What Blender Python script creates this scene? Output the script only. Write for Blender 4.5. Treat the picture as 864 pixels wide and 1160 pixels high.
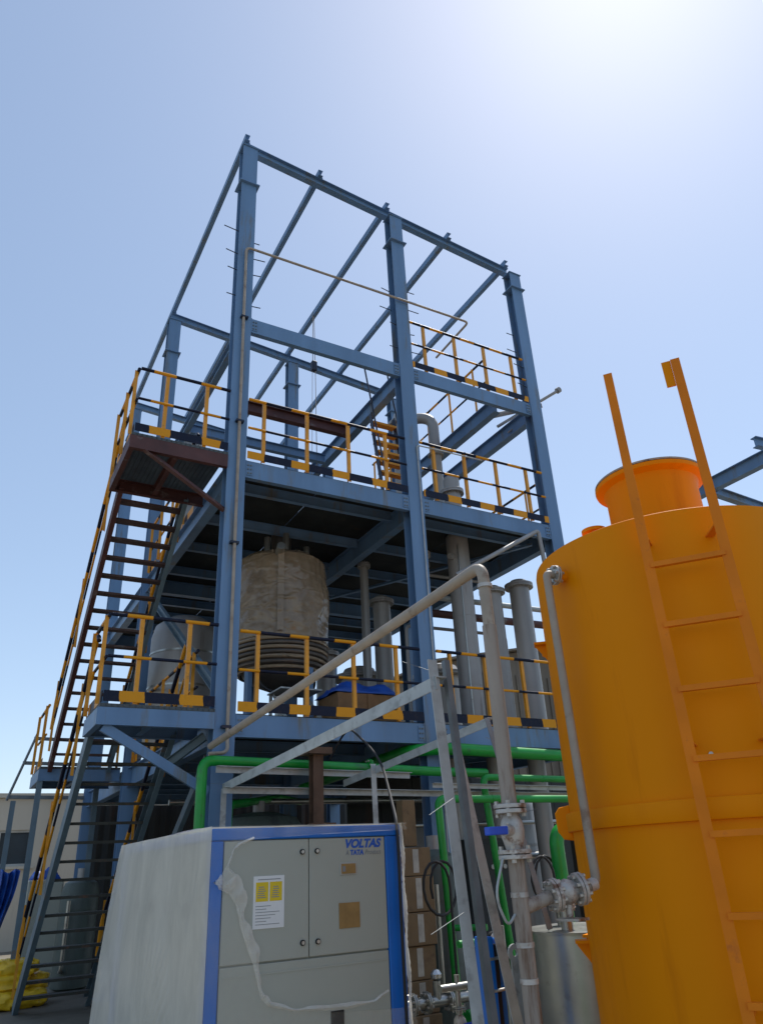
import bpy, math, random
from mathutils import Vector, Matrix
random.seed(7)
for o in list(bpy.data.objects): bpy.data.objects.remove(o)
scene = bpy.context.scene
COL = scene.collection

# ------------------------------------------------------------------ camera, sky, sun, exposure
EYE = 1.6
cd = bpy.data.cameras.new('camera'); cam = bpy.data.objects.new('camera', cd); COL.objects.link(cam)
right = Vector((0.87502305, -0.4819265, -0.04562353))
down = Vector((0.1730689, 0.39946445, -0.90026402))
fwd = Vector((0.45208607, 0.77985576, 0.43294709))
m = Matrix.Identity(4)
for i in range(3):
    m[i][0] = right[i]; m[i][1] = -down[i]; m[i][2] = -fwd[i]
m[2][3] = EYE
cam.matrix_world = m
cd.sensor_fit = 'VERTICAL'; cd.sensor_height = 36.0; cd.lens = 829.62 / 1160 * 36
cd.clip_start = 0.05; cd.clip_end = 3000
scene.camera = cam

SUN = Vector((0.4350, 0.2080, 0.8760)).normalized()
elev = math.asin(SUN.z); azim = math.atan2(SUN.x, SUN.y)
w = bpy.data.worlds.new('World'); scene.world = w; w.use_nodes = True
nt = w.node_tree; nt.nodes.clear()
sky = nt.nodes.new('ShaderNodeTexSky'); sky.sky_type = 'NISHITA'; sky.sun_disc = False
sky.sun_elevation = elev; sky.sun_rotation = azim
sky.air_density = 1.0; sky.dust_density = 0.5; sky.ozone_density = 5.0; sky.altitude = 0
bg = nt.nodes.new('ShaderNodeBackground'); bg.inputs['Strength'].default_value = 0.15
wo = nt.nodes.new('ShaderNodeOutputWorld')
gm = nt.nodes.new('ShaderNodeGamma'); gm.inputs[1].default_value = 0.66
hs = nt.nodes.new('ShaderNodeHueSaturation'); hs.inputs['Saturation'].default_value = 0.98
nt.links.new(sky.outputs[0], gm.inputs[0]); nt.links.new(gm.outputs[0], hs.inputs['Color']); nt.links.new(hs.outputs[0], bg.inputs[0]); nt.links.new(bg.outputs[0], wo.inputs[0])
sd = bpy.data.lights.new('sun', 'SUN'); sd.energy = 2.2; sd.angle = math.radians(0.5); sd.color = (1.0, 0.96, 0.9)
sun = bpy.data.objects.new('sun', sd); COL.objects.link(sun)
sun.rotation_euler = SUN.to_track_quat('Z', 'Y').to_euler(); sun.location = (6, 4, 25)
vs = scene.view_settings
vs.view_transform = 'Standard'; vs.look = 'None'; vs.exposure = 1.0; vs.gamma = 1.0; vs.use_curve_mapping = False

# ------------------------------------------------------------------ materials
def newmat(name):
    mt = bpy.data.materials.new(name); mt.use_nodes = True
    return mt, mt.node_tree, mt.node_tree.nodes['Principled BSDF']
def noise(t, co, scale, detail=4.0, rough=0.55, dist=0.0):
    n = t.nodes.new('ShaderNodeTexNoise'); n.inputs['Scale'].default_value = scale
    n.inputs['Detail'].default_value = detail; n.inputs['Roughness'].default_value = rough
    n.inputs['Distortion'].default_value = dist
    t.links.new(co, n.inputs['Vector']); return n.outputs['Fac']
def ramp(t, fac, p0, p1, c0=(0, 0, 0, 1), c1=(1, 1, 1, 1)):
    r = t.nodes.new('ShaderNodeValToRGB'); e = r.color_ramp.elements
    e[0].position = p0; e[1].position = p1; e[0].color = c0; e[1].color = c1
    t.links.new(fac, r.inputs[0]); return r.outputs[0]
def mix(t, fac, a, b):
    n = t.nodes.new('ShaderNodeMix'); n.data_type = 'RGBA'
    for s, v in ((0, fac), (6, a), (7, b)):
        if hasattr(v, 'is_output'): t.links.new(v, n.inputs[s])
        else: n.inputs[s].default_value = v
    return n.outputs[2]
def c4(c, k=1.0): return (c[0]*k, c[1]*k, c[2]*k, 1)
def surf(name, col, rough=0.5, var=0.18, vscale=3.0, stain=None, amount=0.0, sscale=5.0, metal=0.0, bump=0.0, bscale=40.0, streak=False, spec=0.5):
    """painted or bare surface: base colour, slow mottling, optional stains (rust, dust), fine relief"""
    mt, t, p = newmat(name)
    tc = t.nodes.new('ShaderNodeTexCoord'); co = tc.outputs['Object']
    if streak:
        mp = t.nodes.new('ShaderNodeMapping'); mp.inputs['Scale'].default_value = (1, 1, 0.12)
        t.links.new(co, mp.inputs['Vector']); cs = mp.outputs['Vector']
    else: cs = co
    c = mix(t, ramp(t, noise(t, cs, vscale), 0.3, 0.7), c4(col, 1-var), c4(col, 1+var))
    if stain is not None:
        a = 0.5 + (0.5-amount)*0.4
        c = mix(t, ramp(t, noise(t, cs, sscale, 6.0, 0.65), a, a+0.12), c, c4(stain))
    t.links.new(c, p.inputs['Base Color'])
    r = t.nodes.new('ShaderNodeMapRange'); r.inputs[3].default_value = max(0.02, rough-0.1); r.inputs[4].default_value = min(1, rough+0.12)
    t.links.new(noise(t, co, 9.0), r.inputs[0]); t.links.new(r.outputs[0], p.inputs['Roughness'])
    p.inputs['Metallic'].default_value = metal; p.inputs['Specular IOR Level'].default_value = spec
    if bump > 0:
        b = t.nodes.new('ShaderNodeBump'); b.inputs['Strength'].default_value = bump; b.inputs['Distance'].default_value = 0.01
        t.links.new(noise(t, co, bscale, 5.0), b.inputs['Height']); t.links.new(b.outputs[0], p.inputs['Normal'])
    return mt
def banded(name, ca, cb, period, frac, kx, ky, phase=0.0, rough=0.45):
    """two paint colours in bands along an axis (hazard paint on rails)"""
    mt, t, p = newmat(name)
    tc = t.nodes.new('ShaderNodeTexCoord'); s = t.nodes.new('ShaderNodeSeparateXYZ')
    t.links.new(tc.outputs['Object'], s.inputs[0])
    def mth(op, a, b=0.0):
        n = t.nodes.new('ShaderNodeMath'); n.operation = op
        for i, v in enumerate((a, b)):
            if hasattr(v, 'is_output'): t.links.new(v, n.inputs[i])
            else: n.inputs[i].default_value = v
        return n.outputs[0]
    k = mth('ADD', mth('MULTIPLY', s.outputs[0], kx/period), mth('MULTIPLY', s.outputs[1], ky/period))
    k = mth('ADD', k, phase + 49.85)
    k = mth('ADD', k, mth('MULTIPLY', noise(t, tc.outputs['Object'], 1.7), 0.30))
    f = mth('GREATER_THAN', mth('FRACT', k), frac)
    c = mix(t, f, c4(ca), c4(cb))
    dirt = ramp(t, noise(t, tc.outputs['Object'], 11.0, 6.0, 0.7), 0.55, 0.75)
    c = mix(t, dirt, c, mix(t, 0.22, c, (0.16, 0.09, 0.04, 1)))
    t.links.new(c, p.inputs['Base Color']); p.inputs['Roughness'].default_value = rough; p.inputs['Specular IOR Level'].default_value = 0.2
    return mt

RUST = (0.16, 0.075, 0.035)
YEL = (0.72, 0.30, 0.012); NAVY = (0.008, 0.012, 0.03)
M = {}
M['blue'] = surf('blue_paint', (0.125, 0.23, 0.385), 0.5, 0.16, 2.2, (0.15, 0.165, 0.17), 0.36, 5.0, streak=True)
M['primer'] = surf('red_oxide_primer', (0.085, 0.03, 0.026), 0.6, 0.25, 4.0, (0.2, 0.17, 0.16), 0.3, 5.0)
M['yellow'] = surf('yellow_paint', YEL, 0.45, 0.12, 5.0, (0.3, 0.13, 0.03), 0.22, 12.0)
M['bandx'] = banded('hazard_bands_front', YEL, NAVY, 0.645, 0.43, 1, 0, -0.20)
M['bandy'] = banded('hazard_bands_side', YEL, NAVY, 0.60, 0.5, 0, 1, 0.1)
M['toex'] = banded('hazard_toe_front', YEL, NAVY, 0.645, 0.40, 1, 0, -0.22)
M['navy'] = surf('dark_paint', NAVY, 0.4)
M['tread'] = surf('tread_steel', (0.075, 0.04, 0.035), 0.6, 0.3, 5.0, (0.14, 0.12, 0.11), 0.3, 7.0)
M['treadg'] = surf('tread_green_steel', (0.055, 0.055, 0.045), 0.6, 0.3, 5.0, (0.15, 0.08, 0.05), 0.35, 7.0)
M['stringer'] = surf('stringer_grey_blue', (0.13, 0.19, 0.23), 0.5, 0.2, 3.0, (0.2, 0.16, 0.13), 0.25, 6.0)
M['grating'] = surf('grating_steel', (0.07, 0.085, 0.09), 0.55, 0.2, 6.0)
M['plate'] = surf('deck_plate_steel', (0.028, 0.034, 0.036), 0.75, 0.25, 2.0, (0.06, 0.05, 0.04), 0.25, 3.0, spec=0.2)
M['galv'] = surf('galvanised_steel', (0.40, 0.42, 0.41), 0.42, 0.15, 7.0, (0.28, 0.29, 0.28), 0.4, 9.0, metal=0.1)
M['galvd'] = surf('weathered_angle_steel', (0.16, 0.18, 0.19), 0.5, 0.2, 6.0, metal=0.3)
M['tan'] = surf('dusty_steel_pipe', (0.36, 0.30, 0.235), 0.55, 0.15, 5.0, (0.24, 0.17, 0.12), 0.35, 6.0, bump=0.2)
M['rustpipe'] = surf('rust_streaked_pipe', (0.34, 0.285, 0.235), 0.6, 0.2, 6.0, (0.15, 0.085, 0.05), 0.5, 9.0, streak=True, bump=0.3)
M['steel'] = surf('dull_stainless', (0.40, 0.40, 0.37), 0.32, 0.14, 4.0, (0.27, 0.25, 0.22), 0.3, 6.0, metal=0.85)
M['greycol'] = surf('grey_process_pipe', (0.33, 0.32, 0.305), 0.5, 0.14, 2.5, (0.22, 0.19, 0.17), 0.3, 4.0, metal=0.3, streak=True)
M['valve'] = surf('cast_valve_steel', (0.50, 0.47, 0.43), 0.5, 0.2, 9.0, (0.2, 0.11, 0.07), 0.42, 12.0, metal=0.4, bump=0.4)
M['bolt'] = surf('bolt_zinc', (0.45, 0.43, 0.39), 0.4, 0.2, 20.0, metal=0.6)
M['gasket'] = surf('black_gasket', (0.012, 0.012, 0.012), 0.8)
M['handleblue'] = surf('blue_handle_sleeve', (0.015, 0.085, 0.55), 0.35)
M['green'] = surf('green_pipe_paint', (0.006, 0.28, 0.032), 0.36, 0.18, 3.0, (0.03, 0.15, 0.05), 0.3, 7.0)
M['orange'] = surf('orange_tank_paint', (0.82, 0.258, 0.0), 0.5, 0.06, 1.3, (0.68, 0.19, 0.0), 0.34, 2.2, streak=True, spec=0.10)
M['ladder'] = surf('orange_ladder_paint', (0.74, 0.205, 0.008), 0.55, 0.10, 4.0, (0.6, 0.16, 0.02), 0.25, 8.0, spec=0.2)
M['wrap'] = surf('tan_wrap_film', (0.27, 0.205, 0.135), 0.24, 0.16, 2.0, (0.21, 0.155, 0.10), 0.4, 2.5)
def creased(mt, sc, strength, dist):
    t = mt.node_tree; p = t.nodes['Principled BSDF']; tc = t.nodes.new('ShaderNodeTexCoord')
    mp = t.nodes.new('ShaderNodeMapping'); mp.inputs['Scale'].default_value = sc; t.links.new(tc.outputs['Object'], mp.inputs['Vector'])
    n = t.nodes.new('ShaderNodeTexNoise'); n.noise_type = 'RIDGED_MULTIFRACTAL'; n.inputs['Scale'].default_value = 2.2; n.inputs['Detail'].default_value = 5
    n.inputs['Distortion'].default_value = 0.8; t.links.new(mp.outputs['Vector'], n.inputs['Vector'])
    b = t.nodes.new('ShaderNodeBump'); b.inputs['Strength'].default_value = strength; b.inputs['Distance'].default_value = dist
    t.links.new(n.outputs['Fac'], b.inputs['Height']); t.links.new(b.outputs[0], p.inputs['Normal'])
creased(M['wrap'], (1.6, 1.6, 3.4), 0.9, 0.03)
M['coil'] = surf('vessel_steel', (0.15, 0.135, 0.12), 0.4, 0.2, 4.0, metal=0.5)
M['panel'] = surf('grey_panel_paint', (0.41, 0.425, 0.365), 0.42, 0.03, 2.0, bump=0.06, bscale=120)
M['cblue'] = surf('cabinet_blue_paint', (0.008, 0.15, 0.56), 0.35, 0.08, 3.0)
M['black'] = surf('black_rubber', (0.012, 0.012, 0.013), 0.55)
M['chrome'] = surf('lock_metal', (0.6, 0.6, 0.58), 0.25, 0.05, metal=0.9)
M['paper'] = surf('white_paper', (0.78, 0.79, 0.78), 0.7, 0.03)
M['pyel'] = surf('yellow_print', (0.75, 0.55, 0.02), 0.6, 0.05)
M['ink'] = surf('grey_print', (0.25, 0.26, 0.27), 0.7)
M['brownst'] = surf('brown_film', (0.33, 0.20, 0.07), 0.4, 0.15, 12.0)
M['tblue'] = surf('print_blue', (0.02, 0.11, 0.5), 0.5, 0.02)
M['carton'] = surf('cardboard', (0.18, 0.115, 0.055), 0.8, 0.14, 4.0, (0.13, 0.082, 0.042), 0.3, 6.0)
M['tape'] = surf('clear_tape', (0.36, 0.33, 0.28), 0.3, 0.2, 14.0)
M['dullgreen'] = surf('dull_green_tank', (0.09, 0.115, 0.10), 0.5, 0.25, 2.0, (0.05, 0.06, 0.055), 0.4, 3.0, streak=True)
M['tarp'] = surf('blue_tarpaulin', (0.012, 0.075, 0.36), 0.45, 0.25, 5.0, bump=0.6, bscale=8.0)
M['sack'] = surf('yellow_sack', (0.80, 0.50, 0.02), 0.4, 0.2, 7.0, bump=0.6, bscale=14.0)
M['concrete'] = surf('painted_concrete', (0.52, 0.46, 0.37), 0.85, 0.1, 0.7, (0.40, 0.36, 0.29), 0.35, 1.2, streak=True, bump=0.2)
M['ground'] = surf('dusty_concrete_ground', (0.19, 0.165, 0.125), 0.9, 0.2, 0.6, (0.14, 0.12, 0.09), 0.4, 1.5, bump=0.4, bscale=12.0)
M['shed'] = surf('brown_cladding', (0.17, 0.14, 0.105), 0.75, 0.25, 0.6, (0.1, 0.08, 0.06), 0.4, 1.0, streak=True)
M['tin'] = surf('dark_tin_sheet', (0.032, 0.035, 0.034), 0.75, 0.3, 0.8, (0.08, 0.045, 0.03), 0.3, 1.5, streak=True)  # near-black base for the added screens and boxes that deepen the shade
M['glass'] = surf('window_glass', (0.05, 0.06, 0.065), 0.12, 0.1)
M['frame'] = surf('window_frame', (0.45, 0.44, 0.4), 0.5)
M['wood'] = surf('packing_board', (0.22, 0.12, 0.05), 0.75, 0.2, 5.0)
M['rustbrown'] = surf('brown_rust', (0.11, 0.06, 0.035), 0.8, 0.3, 6.0)
M['motor'] = surf('motor_grey', (0.30, 0.30, 0.29), 0.5, 0.15, 5.0)
def film(name, lo, hi, col):
    mt, t, p = newmat(name)
    tc = t.nodes.new('ShaderNodeTexCoord'); co = tc.outputs['Object']
    mp = t.nodes.new('ShaderNodeMapping'); mp.inputs['Scale'].default_value = (2.0, 2.2, 1.1); mp.inputs['Rotation'].default_value = (0.6, 0, 0)
    t.links.new(co, mp.inputs['Vector'])
    p.inputs['Base Color'].default_value = c4(col); p.inputs['Roughness'].default_value = 0.3; p.inputs['Specular IOR Level'].default_value = 0.4
    b = t.nodes.new('ShaderNodeBump'); b.inputs['Strength'].default_value = 0.35; b.inputs['Distance'].default_value = 0.008
    rg = t.nodes.new('ShaderNodeTexNoise'); rg.noise_type = 'RIDGED_MULTIFRACTAL'; rg.inputs['Scale'].default_value = 1.1; rg.inputs['Detail'].default_value = 4
    rg.inputs['Distortion'].default_value = 1.2; t.links.new(mp.outputs['Vector'], rg.inputs['Vector'])
    t.links.new(rg.outputs['Fac'], b.inputs['Height']); t.links.new(b.outputs[0], p.inputs['Normal'])
    tr = t.nodes.new('ShaderNodeBsdfTransparent'); tl = t.nodes.new('ShaderNodeBsdfTranslucent')
    tl.inputs['Color'].default_value = c4(col)
    m1 = t.nodes.new('ShaderNodeMixShader'); m1.inputs[0].default_value = 0.12
    t.links.new(p.outputs[0], m1.inputs[1]); t.links.new(tl.outputs[0], m1.inputs[2])
    m2 = t.nodes.new('ShaderNodeMixShader')
    r = t.nodes.new('ShaderNodeMapRange'); r.inputs[1].default_value = 0.3; r.inputs[2].default_value = 0.7
    r.inputs[3].default_value = lo; r.inputs[4].default_value = hi
    t.links.new(noise(t, mp.outputs['Vector'], 1.6, 5.0, 0.6, 0.8), r.inputs[0]); t.links.new(r.outputs[0], m2.inputs[0])
    t.links.new(tr.outputs[0], m2.inputs[1]); t.links.new(m1.outputs[0], m2.inputs[2])
    t.links.new(m2.outputs[0], t.nodes['Material Output'].inputs['Surface'])
    return mt
M['film'] = film('plastic_film_layers', 0.64, 0.84, (0.86, 0.81, 0.69))
M['filmthin'] = film('plastic_film_single', 0.05, 0.22, (0.84, 0.80, 0.70))
M['filmfold'] = film('plastic_film_folded', 0.28, 0.60, (0.88, 0.85, 0.77))

# ------------------------------------------------------------------ mesh helpers
V = Vector
class MB:
    def __init__(s): s.v = []; s.f = []
    def add(s, vs, fs):
        n = len(s.v); s.v += [tuple(a) for a in vs]; s.f += [tuple(i+n for i in q) for q in fs]; return s
    def box(s, a, b):
        x0, y0, z0 = a; x1, y1, z1 = b
        return s.add([(x0,y0,z0),(x1,y0,z0),(x1,y1,z0),(x0,y1,z0),(x0,y0,z1),(x1,y0,z1),(x1,y1,z1),(x0,y1,z1)],
                     [(0,3,2,1),(4,5,6,7),(0,1,5,4),(1,2,6,5),(2,3,7,6),(3,0,4,7)])
    def obox(s, c, size, rz=0.0):
        hx, hy, hz = [k/2 for k in size]; ca, sa = math.cos(rz), math.sin(rz)
        pts = []
        for z in (-hz, hz):
            for x, y in ((-hx,-hy),(hx,-hy),(hx,hy),(-hx,hy)):
                pts.append((c[0]+x*ca-y*sa, c[1]+x*sa+y*ca, c[2]+z))
        return s.add(pts, [(0,3,2,1),(4,5,6,7),(0,1,5,4),(1,2,6,5),(2,3,7,6),(3,0,4,7)])
    def prism(s, poly, A, B, up=(0,0,1)):
        A = V(A); B = V(B); d = (B-A).normalized(); u = V(up)
        u = (u-d*u.dot(d)).normalized(); sd = d.cross(u)
        n = len(poly); vs = [A+sd*a+u*b for a, b in poly]+[B+sd*a+u*b for a, b in poly]
        fs = [tuple(range(n-1,-1,-1)), tuple(range(n, 2*n))]+[(i, (i+1) % n, n+(i+1) % n, n+i) for i in range(n)]
        return s.add(vs, fs)
    def tube(s, pts, r, n=12, caps=True):
        pts = [V(p) for p in pts]; m_ = len(pts); rr = r if isinstance(r, (list, tuple)) else [r]*m_
        t0 = (pts[1]-pts[0]).normalized(); ref = V((0,0,1)) if abs(t0.z) < 0.9 else V((1,0,0))
        nn = (ref-t0*ref.dot(t0)).normalized(); vs = []
        for i, p in enumerate(pts):
            t = (pts[min(i+1, m_-1)]-pts[max(i-1, 0)]).normalized()
            nn = (nn-t*nn.dot(t)).normalized(); b = t.cross(nn)
            for k in range(n):
                a = 2*math.pi*k/n; vs.append(p+(nn*math.cos(a)+b*math.sin(a))*rr[i])
        fs = [(i*n+k, i*n+(k+1) % n, (i+1)*n+(k+1) % n, (i+1)*n+k) for i in range(m_-1) for k in range(n)]
        if caps: fs += [tuple(range(n-1,-1,-1)), tuple((m_-1)*n+k for k in range(n))]
        return s.add(vs, fs)
    def cyl(s, A, B, r, n=16): return s.tube([A, B], r, n)
    def lathe(s, prof, c, n=32, axis=None):
        vs = []; m_ = len(prof)
        for r, z in prof:
            for k in range(n):
                a = 2*math.pi*k/n; vs.append((c[0]+r*math.cos(a), c[1]+r*math.sin(a), c[2]+z))
        fs = [(i*n+k, i*n+(k+1) % n, (i+1)*n+(k+1) % n, (i+1)*n+k) for i in range(m_-1) for k in range(n)]
        fs += [tuple(range(n-1,-1,-1)), tuple((m_-1)*n+k for k in range(n))]
        return s.add(vs, fs)
    def build(s, name, mat, parent=None, smooth=False, bevel=0.0):
        me = bpy.data.meshes.new(name); me.from_pydata(s.v, [], s.f); me.update()
        if smooth:
            me.shade_smooth(); me.set_sharp_from_angle(angle=math.radians(40))
        me.materials.append(M[mat])
        o = bpy.data.objects.new(name, me); COL.objects.link(o)
        if bevel > 0:
            b = o.modifiers.new('edge', 'BEVEL'); b.width = bevel; b.segments = 2; b.limit_method = 'ANGLE'; b.angle_limit = math.radians(50)
        if parent is not None: attach(o, parent)
        return o
WLOC = {}
def attach(o, parent):
    o.parent = parent; o.location = -WLOC.get(parent.name, V((0,0,0)))
    WLOC[o.name] = V((0,0,0))
def thing(name, label, cat, loc, group=None):
    o = bpy.data.objects.new(name, None); COL.objects.link(o); o.location = loc; o.empty_display_size = 0.2
    WLOC[o.name] = V(loc); return tag(o, label, cat, group)
def tag(o, label, cat, group=None):
    o['label'] = label; o['category'] = cat
    if group: o['group'] = group
    return o
def copy_part(src, parent, off, name=None):
    c = src.copy(); COL.objects.link(c)
    c.parent = parent; c.location = V(off)-WLOC.get(parent.name, V((0,0,0))); WLOC[c.name] = V(off)
    return c
# sections (s, u)
def I(w_, h, tf=0.012, tw=0.009):
    a, b, t = w_/2, h/2, tw/2
    return [(-a,-b),(a,-b),(a,-b+tf),(t,-b+tf),(t,b-tf),(a,b-tf),(a,b),(-a,b),(-a,b-tf),(-t,b-tf),(-t,-b+tf),(-a,-b+tf)]
def CH(w_, h, t=0.010, flip=1):
    b = h/2; q = [(0,-b),(-w_,-b),(-w_,-b+t),(-t,-b+t),(-t,b-t),(-w_,b-t),(-w_,b),(0,b)]
    return q if flip > 0 else [(-a, c) for a, c in q][::-1]
def L(a, t=0.008, sx=1, sy=1):
    q = [(0,0),(a,0),(a,t),(t,t),(t,a),(0,a)]
    q = [(x*sx, y*sy) for x, y in q]
    return q if sx*sy > 0 else q[::-1]
def RC(w_, h): return [(-w_/2,-h/2),(w_/2,-h/2),(w_/2,h/2),(-w_/2,h/2)]
def beam(parent, name, sec, A, B, mat, up=(0,0,1)):
    return MB().prism(sec, A, B, up).build(name, mat, parent)
def bend(pts, r=0.15, n=6):
    """round the corners of a pipe path"""
    pts = [V(p) for p in pts]; out = [pts[0]]
    for i in range(1, len(pts)-1):
        a, b, c = pts[i-1], pts[i], pts[i+1]
        d1 = (a-b); d2 = (c-b); k = min(r, d1.length*0.49, d2.length*0.49)
        p, q = b+d1.normalized()*k, b+d2.normalized()*k
        for j in range(n+1):
            t = j/n; out.append(p*(1-t)**2+b*2*t*(1-t)+q*t*t)
    return out+[pts[-1]]
def flange(parent, c, axis, r, th=0.025, mat='valve', bolts=8, name='flange', br=0.011):
    c = V(c); d = V(axis).normalized()
    o = MB().cyl(c-d*th, c-d*0.002, r, 28); o.cyl(c+d*0.002, c+d*th, r, 28)
    f = o.build(name, mat, parent, True, 0.003)
    if parent is not None and bolts:
        ref = V((0,0,1)) if abs(d.z) < 0.9 else V((1,0,0)); n1 = (ref-d*ref.dot(d)).normalized(); n2 = d.cross(n1)
        b = MB()
        for k in range(bolts):
            a = 2*math.pi*(k+0.5)/bolts; p = c+(n1*math.cos(a)+n2*math.sin(a))*r*0.8
            b.cyl(p-d*(th+0.018), p+d*(th+0.018), br, 6)
            if br > .0135: b.build('bolt', 'bolt', parent); b = MB()
        if b.v: b.build('bolts', 'bolt', parent)['kind'] = 'stuff'
    return f

# ------------------------------------------------------------------ levels and grid of the steelwork
X0, X1, X2 = 2.598, 5.389, 8.114
Y0, Y1, Y2 = 8.336, 13.154, 17.0
Z1, Z2, Z3, ZR = 3.219, 6.551, 8.849, 12.864
def roofz(x): return ZR-0.089*(x-X0)

# ------------------------------------------------------------------ ground
g = MB().box((-400,-400,-0.3), (400,400,0.0)).build('ground', 'ground'); g['kind'] = 'structure'

# ------------------------------------------------------------------ steel frame
F = thing('steel_tower', 'tall blue painted open steel frame with two floors and a bare sloping roof grid', 'steel frame', (X0, Y0, 0))
CW, CDp = 0.25, 0.20
cols = {}
for xi, x in enumerate((X0, X1, X2)):
    for yi, y in enumerate((Y0, Y1, Y2)):
        top = roofz(x)-0.28
        c = beam(F, 'column', I(CW, CDp, 0.014, 0.010), (x, y, 0), (x, y, top), 'blue', (0, 1, 0)); cols[xi, yi] = c
        MB().box((x-CW/2-.04, y-CDp/2-.05, 11.70), (x+CW/2+.04, y+CDp/2+.05, 11.72)).build('splice_plate', 'blue', c)
        MB().box((x-CW/2-.02, y-CDp/2-.02, top+.002), (x+CW/2+.02, y+CDp/2+.02, top+.016)).build('cap_plate', 'blue', c)
        MB().box((x-.2, y-.2, 0.0), (x+.2, y+.2, 0.02)).build('base_plate', 'blue', c)
        if yi == 0:
            for k in range(4):
                z = 9.35+0.43*k+random.uniform(-.06,.06)
                for sgn in ((-1, 1) if xi < 2 else (-1,)):
                    xa = x+sgn*CW/2; ln = random.uniform(.12,.24)
                    yy = y+random.choice((-.07,.06))
                    MB().cyl((xa, yy, z), (xa+sgn*ln, yy-.01, z+random.uniform(-.01,.03)), 0.008, 6).build('welded_rod', 'navy', c)
# floor beams along x (channels, web outwards at the front row)
for z in (Z1, Z2):
    for xa, xb in ((X0, X1), (X1, X2)):
        for yi, y in enumerate((Y0, Y1, Y2)):
            a, b = (xa+CW/2+.002, y-.085 if yi == 0 else y, z-.125), (xb-CW/2-.002, y-.085 if yi == 0 else y, z-.125)
            beam(F, 'floor_beam', CH(.08, .25, .011) if yi == 0 else I(.14, .25), a, b, 'blue')
        for y in (Y0+.55, Y0+1.7, Y0+2.85, Y0+4.0):
            beam(F, 'joist', I(.08, .15, .008, .006), (xa+.08, y, z-.08), (xb-.08, y, z-.08), 'blue')
        if True:
            for y in [Y1+.9*k for k in range(1, 4)]:
                beam(F, 'joist', I(.08, .15, .008, .006), (xa+.08, y, z-.08), (xb-.08, y, z-.08), 'blue')
    for x in (X0, X1, X2):
        for ya, yb in ((Y0, Y1), (Y1, Y2)):
            beam(F, 'floor_beam', I(.14, .30), (x, ya+CDp/2+.002, z-.155), (x, yb-CDp/2-.002, z-.155), 'blue')
    # deck plates, one per panel
    rows = [(Y0-.08, Y0+2.4), (Y0+2.4, Y1)] + [(Y1, Y1+1.95), (Y1+1.95, Y2)]
    for xa, xb in ((X0-.02, (X0+X1)/2), ((X0+X1)/2, X1), (X1, (X1+X2)/2), ((X1+X2)/2, X2+.05)):
        for ya, yb in rows:
            MB().box((xa+.004, ya+.004, z+.002), (xb-.004, yb-.004, z+.010)).build('deck_plate', 'plate', F)
for z in (Z1-.125, Z2-.125, Z3):
    yf_ = Y0-.085 if z != Z3 else Y0-.08
    for x, sg in ((X0, 1), (X1, -1), (X1, 1), (X2, -1)):
        xe = x+sg*(CW/2+.004)
        pl = MB().box((min(xe, xe+sg*.012), yf_-.010, z-.13), (max(xe, xe+sg*.012), yf_-.001, z+.13)).box((min(xe, xe+sg*.10), yf_-.009, z-.09), (max(xe, xe+sg*.10), yf_-.0005, z+.09)).build('end_cleat', 'blue', F)
        for dx in (.035, .075):
            for dz in (-.06, 0, .06):
                MB().cyl((xe+sg*dx, yf_-.022, z+dz), (xe+sg*dx, yf_-.0095, z+dz), .012, 6).build('bolt', 'galvd', pl)
# diagonal plan bracing under the floors
for z in (Z1, Z2):
    beam(F, 'plan_brace', L(.065, .007), (X1+.2, Y1-.2, z-.24), (X2-.2, Y0+.3, z-.24), 'blue')
# third level: open beams
for xa, xb in ((X0, X1), (X1, X2)):
    beam(F, 'upper_beam', CH(.08, .25, .011), (xa+CW/2+.002, Y0-.08, Z3), (xb-CW/2-.002, Y0-.08, Z3), 'blue')
for x, ya in ((X1, Y0+.102), (7.34, Y0+.08), (X2, Y0+.102)):
    beam(F, 'upper_beam', I(.14, .28), (x, ya, Z3), (x, Y1-.102, Z3), 'blue')
beam(F, 'upper_beam', I(.12, .22), (X1+.08, Y1, Z3), (X2-.13, Y1, Z3), 'blue')
beam(F, 'monorail_beam', I(.12, .20), (X0+.62, 10.17, Z3-.1), (X1-.08, 10.17, Z3-.1), 'primer')
beam(F, 'upper_beam', I(.10, .18), (X0+.08, 11.25, Z3-.1), (X1-.08, 11.25, Z3-.1), 'blue')
beam(F, 'upper_beam', I(.10, .18), (X0+.01, Y0+.102, Z3-.1), (X0+.01, Y1-.102, Z3-.1), 'blue')
# roof: sloping beams along x, purlins along y
for y in (Y0+.17, Y1+.17, Y2+.17):
    for xa, xb in ((X0, X1), (X1, X2)):
        beam(F, 'roof_beam', I(.12, .16), (xa-.05 if xa == X0 else xa+.002, y, roofz(xa)), (xb+.05 if xb == X2 else xb-.002, y, roofz(xb)), 'blue')
for k in range(5):
    x = X0+(X2-X0)*k/4-.036; z = roofz(x)+.150
    p = beam(F, 'purlin', CH(.085, .13, .008, -1), (x-.02, Y0+.06, z), (x-.02, Y2+.35, z), 'blue')
    for y in (Y0+.16, Y1+.16, Y2+.16):
        MB().box((x+.008, y-.05, z-.055), (x+.085, y+.05, z-.045)).box((x+.004, y-.05, z-.055), (x+.012, y+.05, z+.09)).build('cleat', 'blue', p)
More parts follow.
